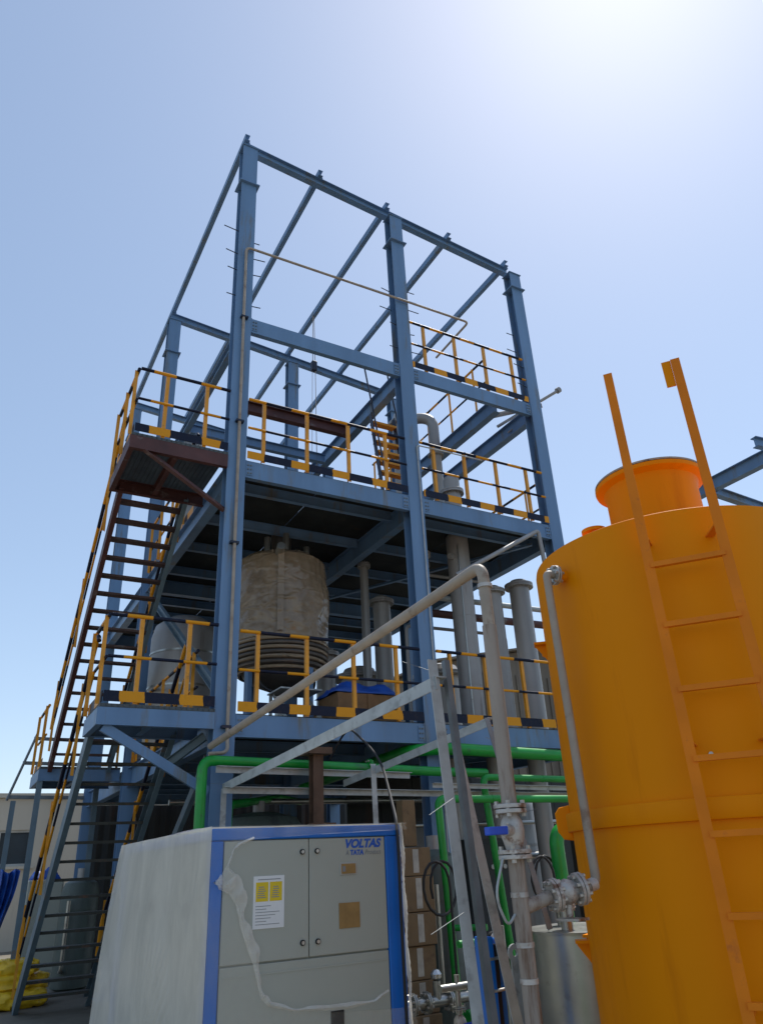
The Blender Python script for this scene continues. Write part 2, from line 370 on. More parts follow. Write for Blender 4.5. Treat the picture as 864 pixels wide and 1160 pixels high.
# landings on the left side
def landing(z, ya, yb, mat, gmat='grating'):
    xa, xb = 1.22, X0-CW/2-.004
    beam(F, 'landing_beam', CH(.065, .18, .008), (xa, ya, z-.09), (xb, ya, z-.09), mat)
    beam(F, 'landing_beam', CH(.065, .18, .008, -1), (xa, yb, z-.09), (X0-.08, yb, z-.09), mat)
    beam(F, 'landing_beam', CH(.065, .18, .008, -1), (xa, ya+.002, z-.092), (xa, yb-.002, z-.092), mat)
    beam(F, 'landing_beam', CH(.065, .12, .008), ((xa+xb)/2, ya+.07, z-.10), ((xa+xb)/2, yb-.07, z-.10), mat)
    gb = MB(); n = int((yb-ya)/.030)
    for k in range(n+1):
        y = ya+k*.030; gb.box((xa+.015, y, z+.003), (xb, y+.006, z+.038))
    n = int((xb-xa)/.06)
    for k in range(n+1):
        x = xa+.02+k*(xb-xa-.03)/n; gb.box((x-.004, ya-.012, z+.012), (x+.004, yb+.012, z+.034))
    o = gb.build('grating', gmat, F); o['kind'] = 'stuff'
landing(Z2, 8.20, 9.50, 'primer'); landing(Z1, 8.20, 9.05, 'blue'); landing(Z1, 13.38, 14.6, 'blue')
beam(F, 'landing_brace', L(.075, .008), (1.40, 8.26, Z2-.18), (X0-CW/2-.01, 8.30, Z2-.80), 'primer')
beam(F, 'landing_brace', CH(.05, .10, .007), (1.30, 8.24, Z1-.19), (X0-CW/2-.01, 8.26, Z1-.83), 'blue')
beam(F, 'landing_brace', CH(.05, .10, .007), (X0-CW/2-.01, 8.50, Z1-.22), (2.15, 8.8, Z1-.48), 'stringer')
for x, y in ((1.26, 13.43), (2.3, 14.5)):
    beam(F, 'landing_post', I(.08, .08, .007, .006), (x, y, 0), (x, y, Z1-.185), 'stringer', (0, 1, 0))
# vertical bracing in the left side of the frame
beam(F, 'side_brace', CH(.06, .12, .008), (X0, Y0+.3, Z1+.4), (X0, Y1-.3, Z2-.4), 'stringer')
beam(F, 'side_brace', CH(.06, .12, .008), (X0, Y1-.3, 0.3), (X0, Y0+.6, Z1-.4), 'stringer')

# ------------------------------------------------------------------ guard rails
def railing(label, A, B, posts, mat_r, mat_t, h=0.98, group='yellow and black guard rails', toe=True, post_r=None):
    A = V(A); B = V(B); d = (B-A).normalized(); t = thing('guard_railing', label, 'railing', A, group)
    side = d.cross(V((0,0,1)))
    for s in posts:
        p = A+d*s
        MB().prism(L(.045, .006, 1, 1), p+V((0,0,.012)), p+V((0,0,h)), d).build('post', 'yellow', t)
    up = V((0,0,1))
    MB().tube([A+up*h, B+up*h], .0225, 10).build('top_rail', mat_r, t, True)
    MB().tube([A+up*h*.52+side*.012, B+up*h*.52+side*.012], .018, 10).build('mid_rail', mat_r, t, True)
    if toe:
        MB().prism(RC(.006, .115), A+up*.085+side*.012, B+up*.085+side*.012).build('toe_board', mat_t, t)
    return t
sp = lambda *a: list(a)
yf = Y0-.10
railing('guard rail on the upper floor front between the left and middle tall columns', (X0+.14, yf, Z2), (X1-.14, yf, Z2), sp(.21,.86,1.52,2.15), 'bandx', 'toex')
railing('guard rail on the upper floor front between the middle and right tall columns', (X1+.14, yf, Z2), (X2-.14, yf, Z2), sp(.23,.82,1.45,2.09), 'bandx', 'toex')
railing('guard rail on the lower floor front below the wrapped vessel', (X0+.14, yf, Z1), (X1-.14, yf, Z1), sp(.21,.85,1.50,2.13), 'bandx', 'toex')
railing('guard rail on the lower floor front before the thick grey upright pipes', (X1+.14, yf, Z1), (X2-.14, yf, Z1), sp(.20,.80,1.46,2.1), 'bandx', 'toex')
railing('highest guard rail, standing on the open beam between the middle and right columns', (X1+.14, yf+.03, Z3+.125), (X2-.14, yf+.03, Z3+.125), sp(.26,.90,1.54,2.16), 'bandx', 'toex')
railing('short guard rail on the front edge of the red upper stair landing', (1.26, 8.20, Z2+.03), (X0-.14, 8.20, Z2+.03), sp(.33,.86), 'bandx', 'toex')
railing('short guard rail on the front edge of the blue lower stair landing', (1.26, 8.20, Z1+.03), (X0-.14, 8.20, Z1+.03), sp(.31,.85), 'bandx', 'toex')
railing('side guard rail along the outer left edge of the red upper stair landing', (1.24, 8.22, Z2+.03), (1.24, 9.45, Z2+.03), sp(.05,.6,1.2), 'bandy', 'bandy')
railing('side guard rail along the outer left edge of the blue lower stair landing', (1.24, 8.22, Z1+.03), (1.24, 9.05, Z1+.03), sp(.05,.8), 'bandy', 'bandy')
railing('small guard rail on the rear landing at the foot of the upper stairs', (1.24, 13.42, Z1+.03), (1.24, 14.55, Z1+.03), sp(.05,1.1), 'bandy', 'bandy')
railing('guard rail along the right edge of the upper floor running back from the right column', (X2+.06, Y0+.16, Z2), (X2+.06, Y1-.16, Z2), sp(.4,1.2,2.0,2.8,3.6,4.3), 'bandy', 'bandy')
railing('guard rail running back along the open upper beam in the right hand bay', (7.34, Y0+.3, Z3+.145), (7.34, Y1-.2, Z3+.145), sp(.3,1.1,1.9,2.7,3.5,4.2), 'bandy', 'bandy', toe=False)
railing('guard rail on the left edge of the upper floor beyond the stair opening', (X0-.06, 9.7, Z2+.012), (X0-.06, Y1-.16, Z2+.012), sp(.1,.9,1.7,2.5,3.2), 'bandy', 'bandy')
railing('guard rail on the left edge of the lower floor beyond the stairs', (X0-.06, 9.3, Z1+.012), (X0-.06, Y1-.16, Z1+.012), sp(.1,.9,1.7,2.5,3.4), 'bandy', 'bandy')
railing('rear guard rail across the back of the lower floor', (X0+.14, Y2+.05, Z1+.012), (X2-.14, Y2+.05, Z1+.012), sp(.3,1.1,1.9,2.7,3.5,4.3,5.0), 'bandx', 'toex')

# ------------------------------------------------------------------ stairs
def stairs(label, xl, xr, ya, za, yb, zb, n, sl, sr, tmat):
    t = thing('steel_staircase', label, 'staircase', ((xl+xr)/2, yb, zb), 'stair flights on the left side')
    d = V((0, yb-ya, zb-za)).normalized(); k0 = (yb-ya)/(za-zb)
    for x, mt, fl in ((xl, sl, -1), (xr, sr, 1)):
        MB().prism(CH(.065, .20, .008, fl), (x, ya, za-.06), (x, yb, zb+.02), (0,0,1)).build('stringer', mt, t)
    for k in range(1, n):
        f = k/n; y = ya+(yb-ya)*f; z = za+(zb-za)*f
        b = MB().box((xl+.012, y-.085, z-.010), (xr-.012, y+.085, z+.010))
        b.box((xl+.012, y-.091, z-.024), (xr-.012, y-.0855, z+.008))
        b.box((xl+.012, y-.07, z-.045), (xl+.018, y+.07, z-.012)); b.box((xr-.018, y-.07, z-.045), (xr-.012, y+.07, z-.012))
        b.box((xl+.012, y-.03, z+.0105), (xl+.06, y+.03, z+.04))
        b.build('tread', tmat, t)
    for x in (xl-.035, xr+.035):
        A = V((x, ya-.1, za+.98)); B = V((x, yb-.2, zb+1.05))
        MB().tube(bend([A+V((0,-.10,-.1)), A, B, B+V((0,.12,-.45))], .12), .026, 10).build('handrail', 'bandy', t, True)
        MB().tube([A-V((0,0,.45)), B-V((0,0,.45))], .015, 10).build('mid_rail', 'bandy', t, True)
        for q in range(3):
            f = (q+.35)/2.6; y = ya+(yb-ya)*f; z = za+(zb-za)*f
            MB().prism(L(.035, .005), (x, y, z-.1), (x, y, z+.96+.05*f), (0,1,0)).build('post', 'yellow', t)
    return t
stairs('upper flight of open stairs with red primer left stringer and dark treads', 1.34, 2.30, 9.50, Z2, 13.38, Z1, 17, 'primer', 'stringer', 'tread')
stairs('lower flight of open stairs with grey blue stringers reaching the ground beside the wrapped cabinet', 1.28, 2.26, 9.05, Z1, 12.85, 0.0, 16, 'stringer', 'stringer', 'treadg')
# steep ladder stair between the upper floor and open top level
t = thing('ship_ladder', 'steep narrow ladder stair with yellow treads beside the middle tall column', 'ladder', (5.53, 9.0, Z2))
for x in (5.30, 5.76):
    MB().prism(RC(.012, .09), (x, 8.98, Z2+.012), (x, 9.36, Z3-.17), (0,1,0)).build('stringer', 'navy', t)
    MB().tube([(x-.02, 8.92, Z2+.75), (x-.16, 9.20, Z3+.62)], .015, 8).build('handrail', 'navy', t, True)
for k in range(1, 10):
    f = k/10; y = 8.98+.38*f; z = Z2+(Z3-.17-Z2)*f
    MB().box((5.308, y-.06, z-.012), (5.752, y+.08, z+.012)).box((5.308, y-.066, z-.03), (5.752, y-.0605, z+.012)).build('tread', 'yellow', t)
# ------------------------------------------------------------------ wrapped vessel and process equipment on the lower floor
def wobble_lathe(prof, c, n, amp, seed):
    rnd = random.Random(seed); b = MB(); vs = []; m_ = len(prof)
    ph = [rnd.uniform(0, 6.28) for _ in range(8)]
    for i, (r, z) in enumerate(prof):
        for k in range(n):
            a = 2*math.pi*k/n
            q = amp*(math.sin(3*a+ph[0]+z*2)+.7*math.sin(7*a+ph[1]-z*5)+.5*math.sin(13*a+ph[2]+z*9)+1.1*abs(math.sin(z*17+ph[3]+1.6*math.sin(2*a)+.8*math.sin(5*a+ph[4])))*1.0)+rnd.uniform(-amp,amp)*.5
            vs.append((c[0]+(r+q)*math.cos(a), c[1]+(r+q)*math.sin(a), c[2]+z+rnd.uniform(-.5,.5)*amp))
    fs = [(i*n+k, i*n+(k+1) % n, (i+1)*n+(k+1) % n, (i+1)*n+k) for i in range(m_-1) for k in range(n)]
    fs += [tuple(range(n-1,-1,-1)), tuple((m_-1)*n+k for k in range(n))]
    return b.add(vs, fs)
VC = (4.06, 10.3)
t = thing('process_vessel', 'large round vessel wrapped in brown plastic film with ribbed coils below', 'vessel', (VC[0], VC[1], Z1))
from mathutils import noise as mn
prof = [(.66,4.60),(.715,4.66),(.72,4.8),(.725,5.0),(.73,5.2),(.73,5.4),(.725,5.6),(.715,5.8),(.69,5.95),(.57,6.05),(.30,6.12)]
prof = [prof[0]]+[(p[0]+(q[0]-p[0])*f, p[1]+(q[1]-p[1])*f) for p, q in zip(prof, prof[1:]) for f in (1/6,2/6,3/6,4/6,5/6,1.0)]
vs = []; NA = 200
for r_, z in prof:
    for k in range(NA):
        a = 2*math.pi*k/NA; p = V((math.cos(a)*1.3, math.sin(a)*1.3, z*2.3+.25*math.sin(3*a)))
        sag = mn.ridged_multi_fractal(p*1.5, 1.0, 2.1, 5, 1.0, 2.0)
        fold = mn.ridged_multi_fractal(V((math.cos(a)*4, math.sin(a)*4, z*.9)), 1.0, 2.0, 3, 1.0, 2.0)
        loose = .5+.5*math.sin(a-4.0)                     # hangs loose on one side
        q = .020*(sag-.9)+.010*(fold-.9)*loose+.05*loose*max(0, mn.noise(V((a*1.2, z*1.6, 3))))*max(0, math.sin((z-4.6)*2.1))
        vs.append((VC[0]+(r_+q)*math.cos(a), VC[1]+(r_+q)*math.sin(a), z+.015*mn.noise(p*3)))
m_ = len(prof)
fs = [(i*NA+k, i*NA+(k+1) % NA, (i+1)*NA+(k+1) % NA, (i+1)*NA+k) for i in range(m_-1) for k in range(NA)]+[tuple((m_-1)*NA+k for k in range(NA))]
me_ = MB().add(vs, fs).build('wrapped_shell', 'wrap', t, True)
MB().lathe([(.15,3.98),(.40,4.08),(.58,4.22),(.66,4.38),(.67,4.70),(.5,4.72)], (VC[0], VC[1], 0), 48).build('bottom_head', 'coil', t, True)
for k in range(7):
    z = 4.22+.065*k; R_ = [.61,.66,.69,.705,.715,.72,.72][k]
    pts = [(VC[0]+R_*math.cos(a), VC[1]+R_*math.sin(a), z) for a in [i*math.pi/24 for i in range(49)]]
    MB().tube(pts, .027, 8, False).build('half_pipe_coil', 'coil' if k % 2 else 'wrap', t, True)
pts = [(VC[0]+(.775)*math.cos(a), VC[1]+(.775)*math.sin(a), z) for z in (4.7, 6.0) for a in (4.28, 4.34, 4.40)]
MB().add(pts, [(0,1,4,3),(1,2,5,4)]).build('tape_strip', 'wrap', t)
MB().cyl((VC[0]-.28, VC[1]-.62, 5.93), (VC[0]-.34, VC[1]-.86, 5.95), .06).build('side_nozzle', 'steel', t, True)
for a in (.4, 1.97, 3.54, 5.1):
    MB().obox((VC[0]+.62*math.cos(a), VC[1]+.62*math.sin(a), 3.72), (.08,.08,1.0), a).build('leg', 'blue', t)
MB().cyl((VC[0], VC[1], 3.55), (VC[0], VC[1], 4.02), .06).build('outlet_pipe', 'steel', t, True)
MB().cyl((VC[0], VC[1], 6.08), (VC[0], VC[1], 6.62), .16).build('agitator_neck', 'coil', t, True)
flange(t, (VC[0], VC[1], 3.75), (0,0,1), .12)
for dx, dy, hh in ((-.35,-.3,.25), (.32,-.28,.2), (-.1,-.45,.3)):
    MB().cyl((VC[0]+dx, VC[1]+dy, 5.98), (VC[0]+dx, VC[1]+dy, 6.05+hh), .05).build('nozzle', 'steel', t, True)
MB().tube(bend([(VC[0]-.55, VC[1]-.45, 4.45), (VC[0]-.55, VC[1]-.55, 3.9), (VC[0]-.1, VC[1]-.7, 3.75), (VC[0]+.35, VC[1]-.5, 3.9), (VC[0]+.4, VC[1]-.4, 4.2)], .25), .02, 8).build('drain_hose', 'black', t, True)

def upright(name, label, cat, x, y, za, zb, r, mat='greycol', top='flange', extra=None):
    t = thing(name, label, cat, (x, y, za))
    MB().cyl((x, y, za), (x, y, zb), r, 32).build('barrel', mat, t, True)
    if top == 'flange': flange(t, (x, y, zb-.04), (0,0,1), r*1.32+.02, .035, 'greycol', 12, br=.012)
    MB().lathe([(r, 0), (r*.8, r*.35), (r*.35, r*.5), (0.02, r*.52)], (x, y, zb)).build('head', mat, t, True)
    MB().cyl((x, y, za), (x, y, za+.03), r*1.4, 24).build('base_ring', mat, t, True)
    if extra: extra(t)
    return t
def ex1(t):
    MB().cyl((6.78, 9.22, 6.5), (6.78, 9.22, 7.58), .145, 28).build('upper_barrel', 'greycol', t, True)
    MB().lathe([(.145,0),(.13,.06),(.06,.10),(.02,.105)], (6.78, 9.22, 7.58), 28).build('upper_head', 'greycol', t, True)
    flange(t, (6.78, 9.22, 7.36), (0,0,1), .205, .035, 'greycol', 10)
    MB().tube([(6.78-.12, 9.06, 3.3), (6.78-.12, 9.05, 6.3)], .012, 6).build('earthing_strip', 'steel', t)
    MB().cyl((6.61, 9.15, 6.1), (6.53, 9.11, 6.1), .05).build('nozzle', 'greycol', t, True)
    for z in (4.0, 5.1): MB().cyl((6.78, 9.22, z), (6.78, 9.22, z+.012), .190, 32).build('weld_seam', 'greycol', t, True)
upright('heat_exchanger', 'thickest grey upright pipe rising through the upper floor right of the middle column', 'heat exchanger', 6.78, 9.22, Z1+.012, 6.50, .185, top='', extra=ex1)
upright('heat_exchanger', 'grey upright pipe with wide flanged top just left of the right column', 'heat exchanger', 8.02, 9.25, Z1+.012, 5.85, .17)
upright('heat_exchanger', 'grey upright pipe half hidden behind the rusty upright pipe', 'heat exchanger', 7.48, 9.32, Z1+.012, 5.70, .15)
upright('heat_exchanger', 'brownish upright pipe with flanged top in the shade behind the sloping tan pipe', 'heat exchanger', 6.05, 10.6, Z1+.012, 5.75, .15)
upright('heat_exchanger', 'dark upright pipe in the shade just right of the wrapped vessel', 'heat exchanger', 5.25, 11.2, Z1+.012, 4.9, .16)
upright('heat_exchanger', 'slim dark upright pipe directly right of the middle column', 'heat exchanger', 6.15, 9.4, Z1+.012, 6.2, .11)
upright('heat_exchanger', 'grey upright pipe in the second row between the thick pipe and the flanged one', 'heat exchanger', 7.55, 10.3, Z1+.012, 6.3, .13)
upright('heat_exchanger', 'tall thin grey upright pipe in the second row behind the thick pipe', 'heat exchanger', 6.62, 10.1, Z1+.012, 6.35, .09)
upright('heat_exchanger', 'slim upright pipe in the shade left of the brownish flanged pipe', 'heat exchanger', 5.62, 10.4, Z1+.012, 6.3, .07)
upright('receiver_tank', 'squat grey receiver standing in the shade between the brown crate and the middle column', 'tank', 6.2, 11.8, Z1+.012, 4.7, .34)
upright('receiver_tank', 'round grey receiver low on the floor behind the thick upright pipes', 'tank', 7.7, 11.4, Z1+.012, 4.75, .38)
for i, (xa, ya, xb, yb, z, lb) in enumerate(((6.0, 9.75, 8.0, 9.75, 5.05, 'thin pipe linking the grey upright pipes just above the lower guard rail'), (6.3, 9.9, 7.9, 9.9, 6.05, 'thin pipe linking the grey upright pipes just under the upper floor'))):
    t = thing('link_pipe', lb, 'pipe', (xa, ya, z))
    MB().tube(bend([(xa, ya, Z1+.012), (xa, ya, z), (xb, yb, z+.03), (xb, yb, Z1+.012)], .1), .028, 12).build('pipe', 'greycol', t, True)
    flange(t, ((xa+xb)/2, ya, z+.015), (1,0,.01), .055, .012, 'greycol', 6, br=.006)
t = thing('vapour_pipe', 'grey pipe with a swan neck elbow above the upper floor right of the middle column', 'pipe', (7.06, 10.0, Z2))
MB().tube(bend([(7.06, 10.0, Z2+.012), (7.06, 10.0, 9.42), (6.72, 10.25, 9.50), (6.60, 10.35, 9.0), (6.6, 10.35, 8.2)], .28, 8), .105, 16).build('pipe', 'greycol', t, True)
flange(t, (7.06, 10.0, 7.2), (0,0,1), .15, .02, 'greycol', 8); flange(t, (7.06, 10.0, 8.6), (0,0,1), .15, .02, 'greycol', 8)
t = thing('condenser', 'grey upright condenser partly hidden behind the middle column above the upper floor', 'condenser', (6.28, 9.9, Z2))
MB().cyl((6.28, 9.9, Z2+.012), (6.28, 9.9, 9.1), .19, 28).build('shell', 'greycol', t, True)
MB().lathe([(.19,0),(.15,.12),(.06,.18),(.03,.19)], (6.28, 9.9, 9.1)).build('head', 'greycol', t, True)
flange(t, (6.28, 9.9, 9.0), (0,0,1), .27, .03, 'greycol', 12)
t = thing('insulated_vessel', 'pale clad vessel on the lower floor behind the stairs', 'vessel', (3.05, 12.0, Z1))
MB().lathe([(.5,.1),(.55,.2),(.55,1.9),(.5,2.1),(.3,2.25),(.05,2.3)], (3.05, 12.0, Z1), 40).build('shell', 'greycol', t, True)
for k in range(3):
    MB().cyl((3.05, 12.0, Z1+.5+.55*k), (3.05, 12.0, Z1+.53+.55*k), .558, 40).build('band', 'steel', t, True)
for a in (.7, 2.8, 4.9):
    MB().obox((3.05+.42*math.cos(a), 12.0+.42*math.sin(a), Z1+.10), (.08,.08,.18), a).build('leg', 'blue', t)
t = thing('agitator_motor', 'grey vertical gear motor with blue label band behind the upper left landing rail', 'motor', (2.95, 12.3, Z2))
MB().cyl((2.95, 12.3, Z2+.012), (2.95, 12.3, Z2+1.6), .17, 24).build('pedestal', 'motor', t, True)
MB().cyl((2.95, 12.3, Z2+1.6), (2.95, 12.3, Z2+2.0), .24, 24).build('gearbox', 'tblue', t, True)
mo = MB().cyl((2.95, 12.3, Z2+2.0), (2.95, 12.3, Z2+2.65), .18, 24).build('motor_body', 'motor', t, True)
for k in range(16):
    a = k*math.pi/8
    MB().obox((2.95+.19*math.cos(a), 12.3+.19*math.sin(a), Z2+2.32), (.03,.006,.5), a).build('cooling_fin', 'motor', mo)
MB().lathe([(.19,0),(.19,.1),(.12,.16),(.03,.17)], (2.95, 12.3, Z2+2.65)).build('fan_cover', 'motor', t, True)
# packed items on the lower floor
t = thing('packing_crate', 'brown board crate with a blue sheet on it behind the lower guard rail', 'crate', (4.72, 9.0, Z1))
MB().box((4.24, 8.70, Z1+.014), (5.16, 9.30, Z1+.44)).build('box', 'wood', t, bevel=.006)
for x in (4.24, 4.68, 5.08): MB().box((x, 8.684, Z1+.016), (x+.08, 8.699, Z1+.438)).build('batten', 'wood', t)
def cloth(name, label, cat, cx, cy, z0, w_, d_, h, mat, seed, nx=22, ny=14):
    rnd = random.Random(seed); b = MB(); vs = []
    for j in range(ny+1):
        for i in range(nx+1):
            u = i/nx*2-1; v = j/ny*2-1; e = max(abs(u), abs(v))
            z = z0+h*(1-e**3)*(.75+.15*math.sin(5*u+seed)+.12*math.sin(7*v+2*u+seed))+rnd.uniform(-.012,.012)*(1-e**6)
            vs.append((cx+u*w_/2*(1+.05*math.sin(4*v+seed)), cy+v*d_/2*(1+.05*math.sin(5*u)), max(z0+.004, z)))
    fs = [(j*(nx+1)+i, j*(nx+1)+i+1, (j+1)*(nx+1)+i+1, (j+1)*(nx+1)+i) for j in range(ny) for i in range(nx)]
    b.add(vs, fs); o = b.build(name, mat, None, True)
    so = o.modifiers.new('thick', 'SOLIDIFY'); so.thickness = .004
    return tag(o, label, cat)
cloth('tarpaulin', 'crumpled blue tarpaulin lying on the brown crate right of the wrapped vessel', 'tarpaulin', 4.70, 9.0, Z1+.445, .98, .62, .22, 'tarp', 4)
t = thing('equipment_stand', 'small grey inclined equipment stand beneath the wrapped vessel', 'stand', (3.9, 9.2, Z1))
for x in (3.65, 4.15):
    MB().prism(L(.05, .006), (x, 8.9, Z1+.012), (x, 9.5, Z1+.50)).build('leg', 'galv', t)
    MB().prism(L(.05, .006), (x, 9.5, Z1+.012), (x, 9.5, Z1+.52), (0,1,0)).build('leg', 'galv', t)
MB().box((3.6, 9.08, Z1+.53), (4.2, 9.58, Z1+.55)).build('top_plate', 'galv', t)

# ------------------------------------------------------------------ pipes on and around the frame
t = thing('riser_pipe', 'thin dusty pipe up the left column turning along the top of the frame', 'pipe', (2.62, 8.18, 2.75))
yp = 8.195
MB().tube(bend([(2.40, 8.12, 2.76), (2.62, 8.14, 2.78), (2.62, yp, 2.95), (2.585, yp, 10.28), (6.75, yp-.01, 10.33), (6.78, 9.3, 10.33)], .09, 6), .021, 10).build('pipe', 'tan', t, True)
for z in (3.05, 5.3, 7.1, 8.9): MB().box((2.55, 8.172, z), (2.66, 8.235, z+.03)).build('pipe_clip', 'navy', t)
t = thing('riser_conduit', 'thin pale conduit running up the right side of the middle column face', 'conduit', (X1+.07, 8.21, 0))
MB().tube(bend([(X1+.07, 8.215, 0), (X1+.07, 8.215, 7.45), (X1+.5, 8.2, 7.45), (X1+1.3, 8.2, 7.46)], .05), .011, 8).build('conduit', 'galv', t, True)
t = thing('stub_pipes', 'cut ends of grey pipes jutting right past the right column at the top', 'pipes', (8.2, 8.6, 9.2))
MB().tube([(7.9, 9.2, 9.25), (8.62, 8.6, 9.33)], .05, 12).build('pipe', 'greycol', t, True)
MB().tube([(7.9, 9.1, 8.95), (9.08, 8.55, 9.78)], .03, 12).build('pipe', 'greycol', t, True)
MB().cyl((9.05, 8.56, 9.76), (9.10, 8.54, 9.80), .06, 12).build('pipe_flange', 'greycol', t, True)
MB().tube([(8.05, 9.0, 8.80), (8.62, 8.6, 9.30)], .02, 8).build('pipe', 'greycol', t, True)
t = thing('diagonal_vent_pipe', 'grey pipe rising to a bend under the upper floor edge near the right column', 'pipe', (7.6, 8.16, 5.0))
MB().tube(bend([(5.9, 8.12, 5.32), (7.60, 8.12, 6.33), (7.68, 8.12, 5.1), (7.68, 8.12, 3.3)], .07), .035, 12).build('pipe', 'greycol', t, True)
for z in (5.48, 5.78):
    o = tag(MB().tube([(6.6, 10.2, z), (12.5, 10.2, z+.12)], .05 if z > 5.6 else .07, 12).build('background_pipe', 'galv' if z > 5.6 else 'primer', None, True),
            'pale horizontal pipe crossing behind the upright pipes' if z > 5.6 else 'rusty horizontal pipe crossing behind the upright pipes', 'pipe')

# tan pipe: slopes from the left column to an elbow, then drops past a valve to the ground
TX, TY = 2.757, 3.5
t = thing('tan_pipe', 'long sloping tan pipe turning down into a rusty upright with two flanged valves', 'pipe', (TX, TY, 0))
MB().tube(bend([(2.40, 8.06, 2.83), (2.752, TY, 3.30), (TX, TY, 2.9)], .09, 8), .037, 18).build('pipe', 'tan', t, True)
MB().tube([(TX, TY, 2.9), (TX, TY, 1.87)], .0435, 18).build('pipe', 'rustpipe', t, True)
MB().tube([(TX, TY, 1.60), (TX, TY, 0.0)], .0435, 18).build('pipe', 'rustpipe', t, True)
for z in (3.16, 1.19, 1.42, 1.03): MB().cyl((TX, TY, z-.012), (TX, TY, z+.012), .0475, 18).build('weld_ring', 'valve', t, True)
flange(t, (TX, TY, 1.845), (0,0,1), .09, .024, 'valve', 4, br=.014); flange(t, (TX, TY, 1.615), (0,0,1), .09, .024, 'valve', 4, br=.014)
MB().cyl((TX, TY, 1.843), (TX, TY, 1.847), .083, 24).build('gasket', 'gasket', t, True)
MB().cyl((TX, TY, 1.613), (TX, TY, 1.617), .083, 24).build('gasket', 'gasket', t, True)
MB().lathe([(.042,1.635),(.05,1.66),(.062,1.70),(.066,1.735),(.062,1.77),(.05,1.80),(.042,1.825)], (TX, TY, 0), 24).build('valve_body', 'valve', t, True)
MB().cyl((TX-.03, TY-.03, 1.735), (TX-.09, TY-.05, 1.735), .03, 16).build('valve_stem', 'valve', t, True)
MB().prism(RC(.04, .042), (TX-.06, TY-.045, 1.735), (TX-.225, TY-.07, 1.731)).build('valve_handle', 'handleblue', t, bevel=.006)
MB().cyl((TX-.07, TY-.045, 1.755), (TX-.07, TY-.045, 1.77), .012, 6).build('nut', 'bolt', t)
# branch to the orange tank drop pipe
MB().tube([(TX, TY, 1.352), (2.93, 3.46, 1.40)], .034, 14).build('branch_pipe', 'rustpipe', t, True)
MB().tube(bend([(TX-.1, TY-.02, 1.60), (TX-.2, TY-.05, 1.42), (TX-.12, TY-.03, 1.28), (TX-.045, TY, 1.33)], .1), .007, 6).build('looped_wire', 'galv', t, True)
d = V((.20, -.055, .03)).normalized(); c0 = V((2.955, 3.452, 1.408)); c1 = V((3.10, 3.412, 1.43))
flange(t, c0, d, .082, .02, 'valve', 8); flange(t, c1, d, .082, .02, 'valve', 8)
MB().tube([c0+d*.02, c0+d*.05, (c0+c1)/2, c1-d*.05, c1-d*.02], [.045,.058,.066,.058,.045], 20).build('valve_body', 'valve', t, True)
MB().prism(RC(.14, .012), (c0+c1)/2+V((-.05,-.03,-.13)), (c0+c1)/2+V((.05,.0,-.13)), (0,0,1)).build('mounting_pad', 'valve', t)
MB().cyl((c0+c1)/2-V((0,0,.12)), (c0+c1)/2-V((0,0,.05)), .02, 12).build('valve_stem', 'valve', t, True)

# ------------------------------------------------------------------ green pipes
def gpipe(label, pts, r, fl=(), rb=None):
    t = thing('green_pipe', label, 'pipe', pts[0], 'bright green pipes')
    MB().tube(bend(pts, rb or r*2.2, 8), r, 16).build('pipe', 'green', t, True)
    P_ = [V(p) for p in pts]
    for a, b in zip(P_, P_[1:]):
        n_w = int((b-a).length/1.3)
        for k in range(n_w):
            c = a+(b-a)*((k+.6)/(n_w+.2)); dd = (b-a).normalized()
            MB().cyl(c-dd*.008, c+dd*.008, r*1.07, 16).build('weld_ring', 'green', t, True)
    for c, ax in fl: flange(t, c, ax, r*1.9, .015, 'green', 8)
    return t
gpipe('green pipe crossing in front of the left column and dropping beside it to the ground', [(2.31, 8.02, 0), (2.31, 8.02, 2.68), (5.15, 8.0, 2.60), (6.0, 8.02, 2.59)], .055, [((4.3, 8.01, 2.624), (1,0,-.03))])
gpipe('thick green pipe coming forward under the lower floor then running right along its edge', [(5.42, 12.6, 2.86), (5.06, 8.35, 2.89), (5.45, 8.02, 2.88), (9.5, 8.05, 2.78)], .075)
gpipe('slim green pipe with a square drop left of the tan upright valve', [(5.95, 7.75, 0.05), (5.74, 7.75, 2.51), (9.2, 7.75, 2.47)], .042)
gpipe('lowest green cross pipe with an elbow down beside the cartons', [(4.78, 7.2, 0.0), (4.70, 7.2, 2.215), (8.6, 7.2, 2.20)], .042)
gpipe('green pipe deep under the lower floor rising behind the rafters', [(2.9, 8.9, 0), (2.9, 8.9, 2.30), (4.6, 11.6, 2.62), (5.3, 12.4, 2.62)], .05)
gpipe('thick green upright pipe behind the stainless tank', [(5.70, 6.5, 0.1), (5.68, 6.5, 1.84), (6.3, 6.5, 1.9)], .075)
gpipe('short green bypass pipe with a bend down near the blue plate pack', [(3.75, 5.6, 1.0), (4.02, 5.6, 1.0), (4.05, 5.6, .45)], .028, [((4.05, 5.6, .58), (0,0,1))])
gpipe('short green stub pipe leaving the dropping pipe beside the cartons', [(4.74, 7.2, .98), (4.98, 6.9, .98)], .03)
gpipe('green drain pipe at ground level in front of the cartons', [(4.45, 6.6, .33), (4.95, 6.7, .36), (5.6, 6.8, .36)], .045)
gpipe('green pipe standing behind the tan upright pipe', [(3.32, 4.25, 0), (3.32, 4.25, 1.35), (3.9, 4.9, 1.5)], .03)

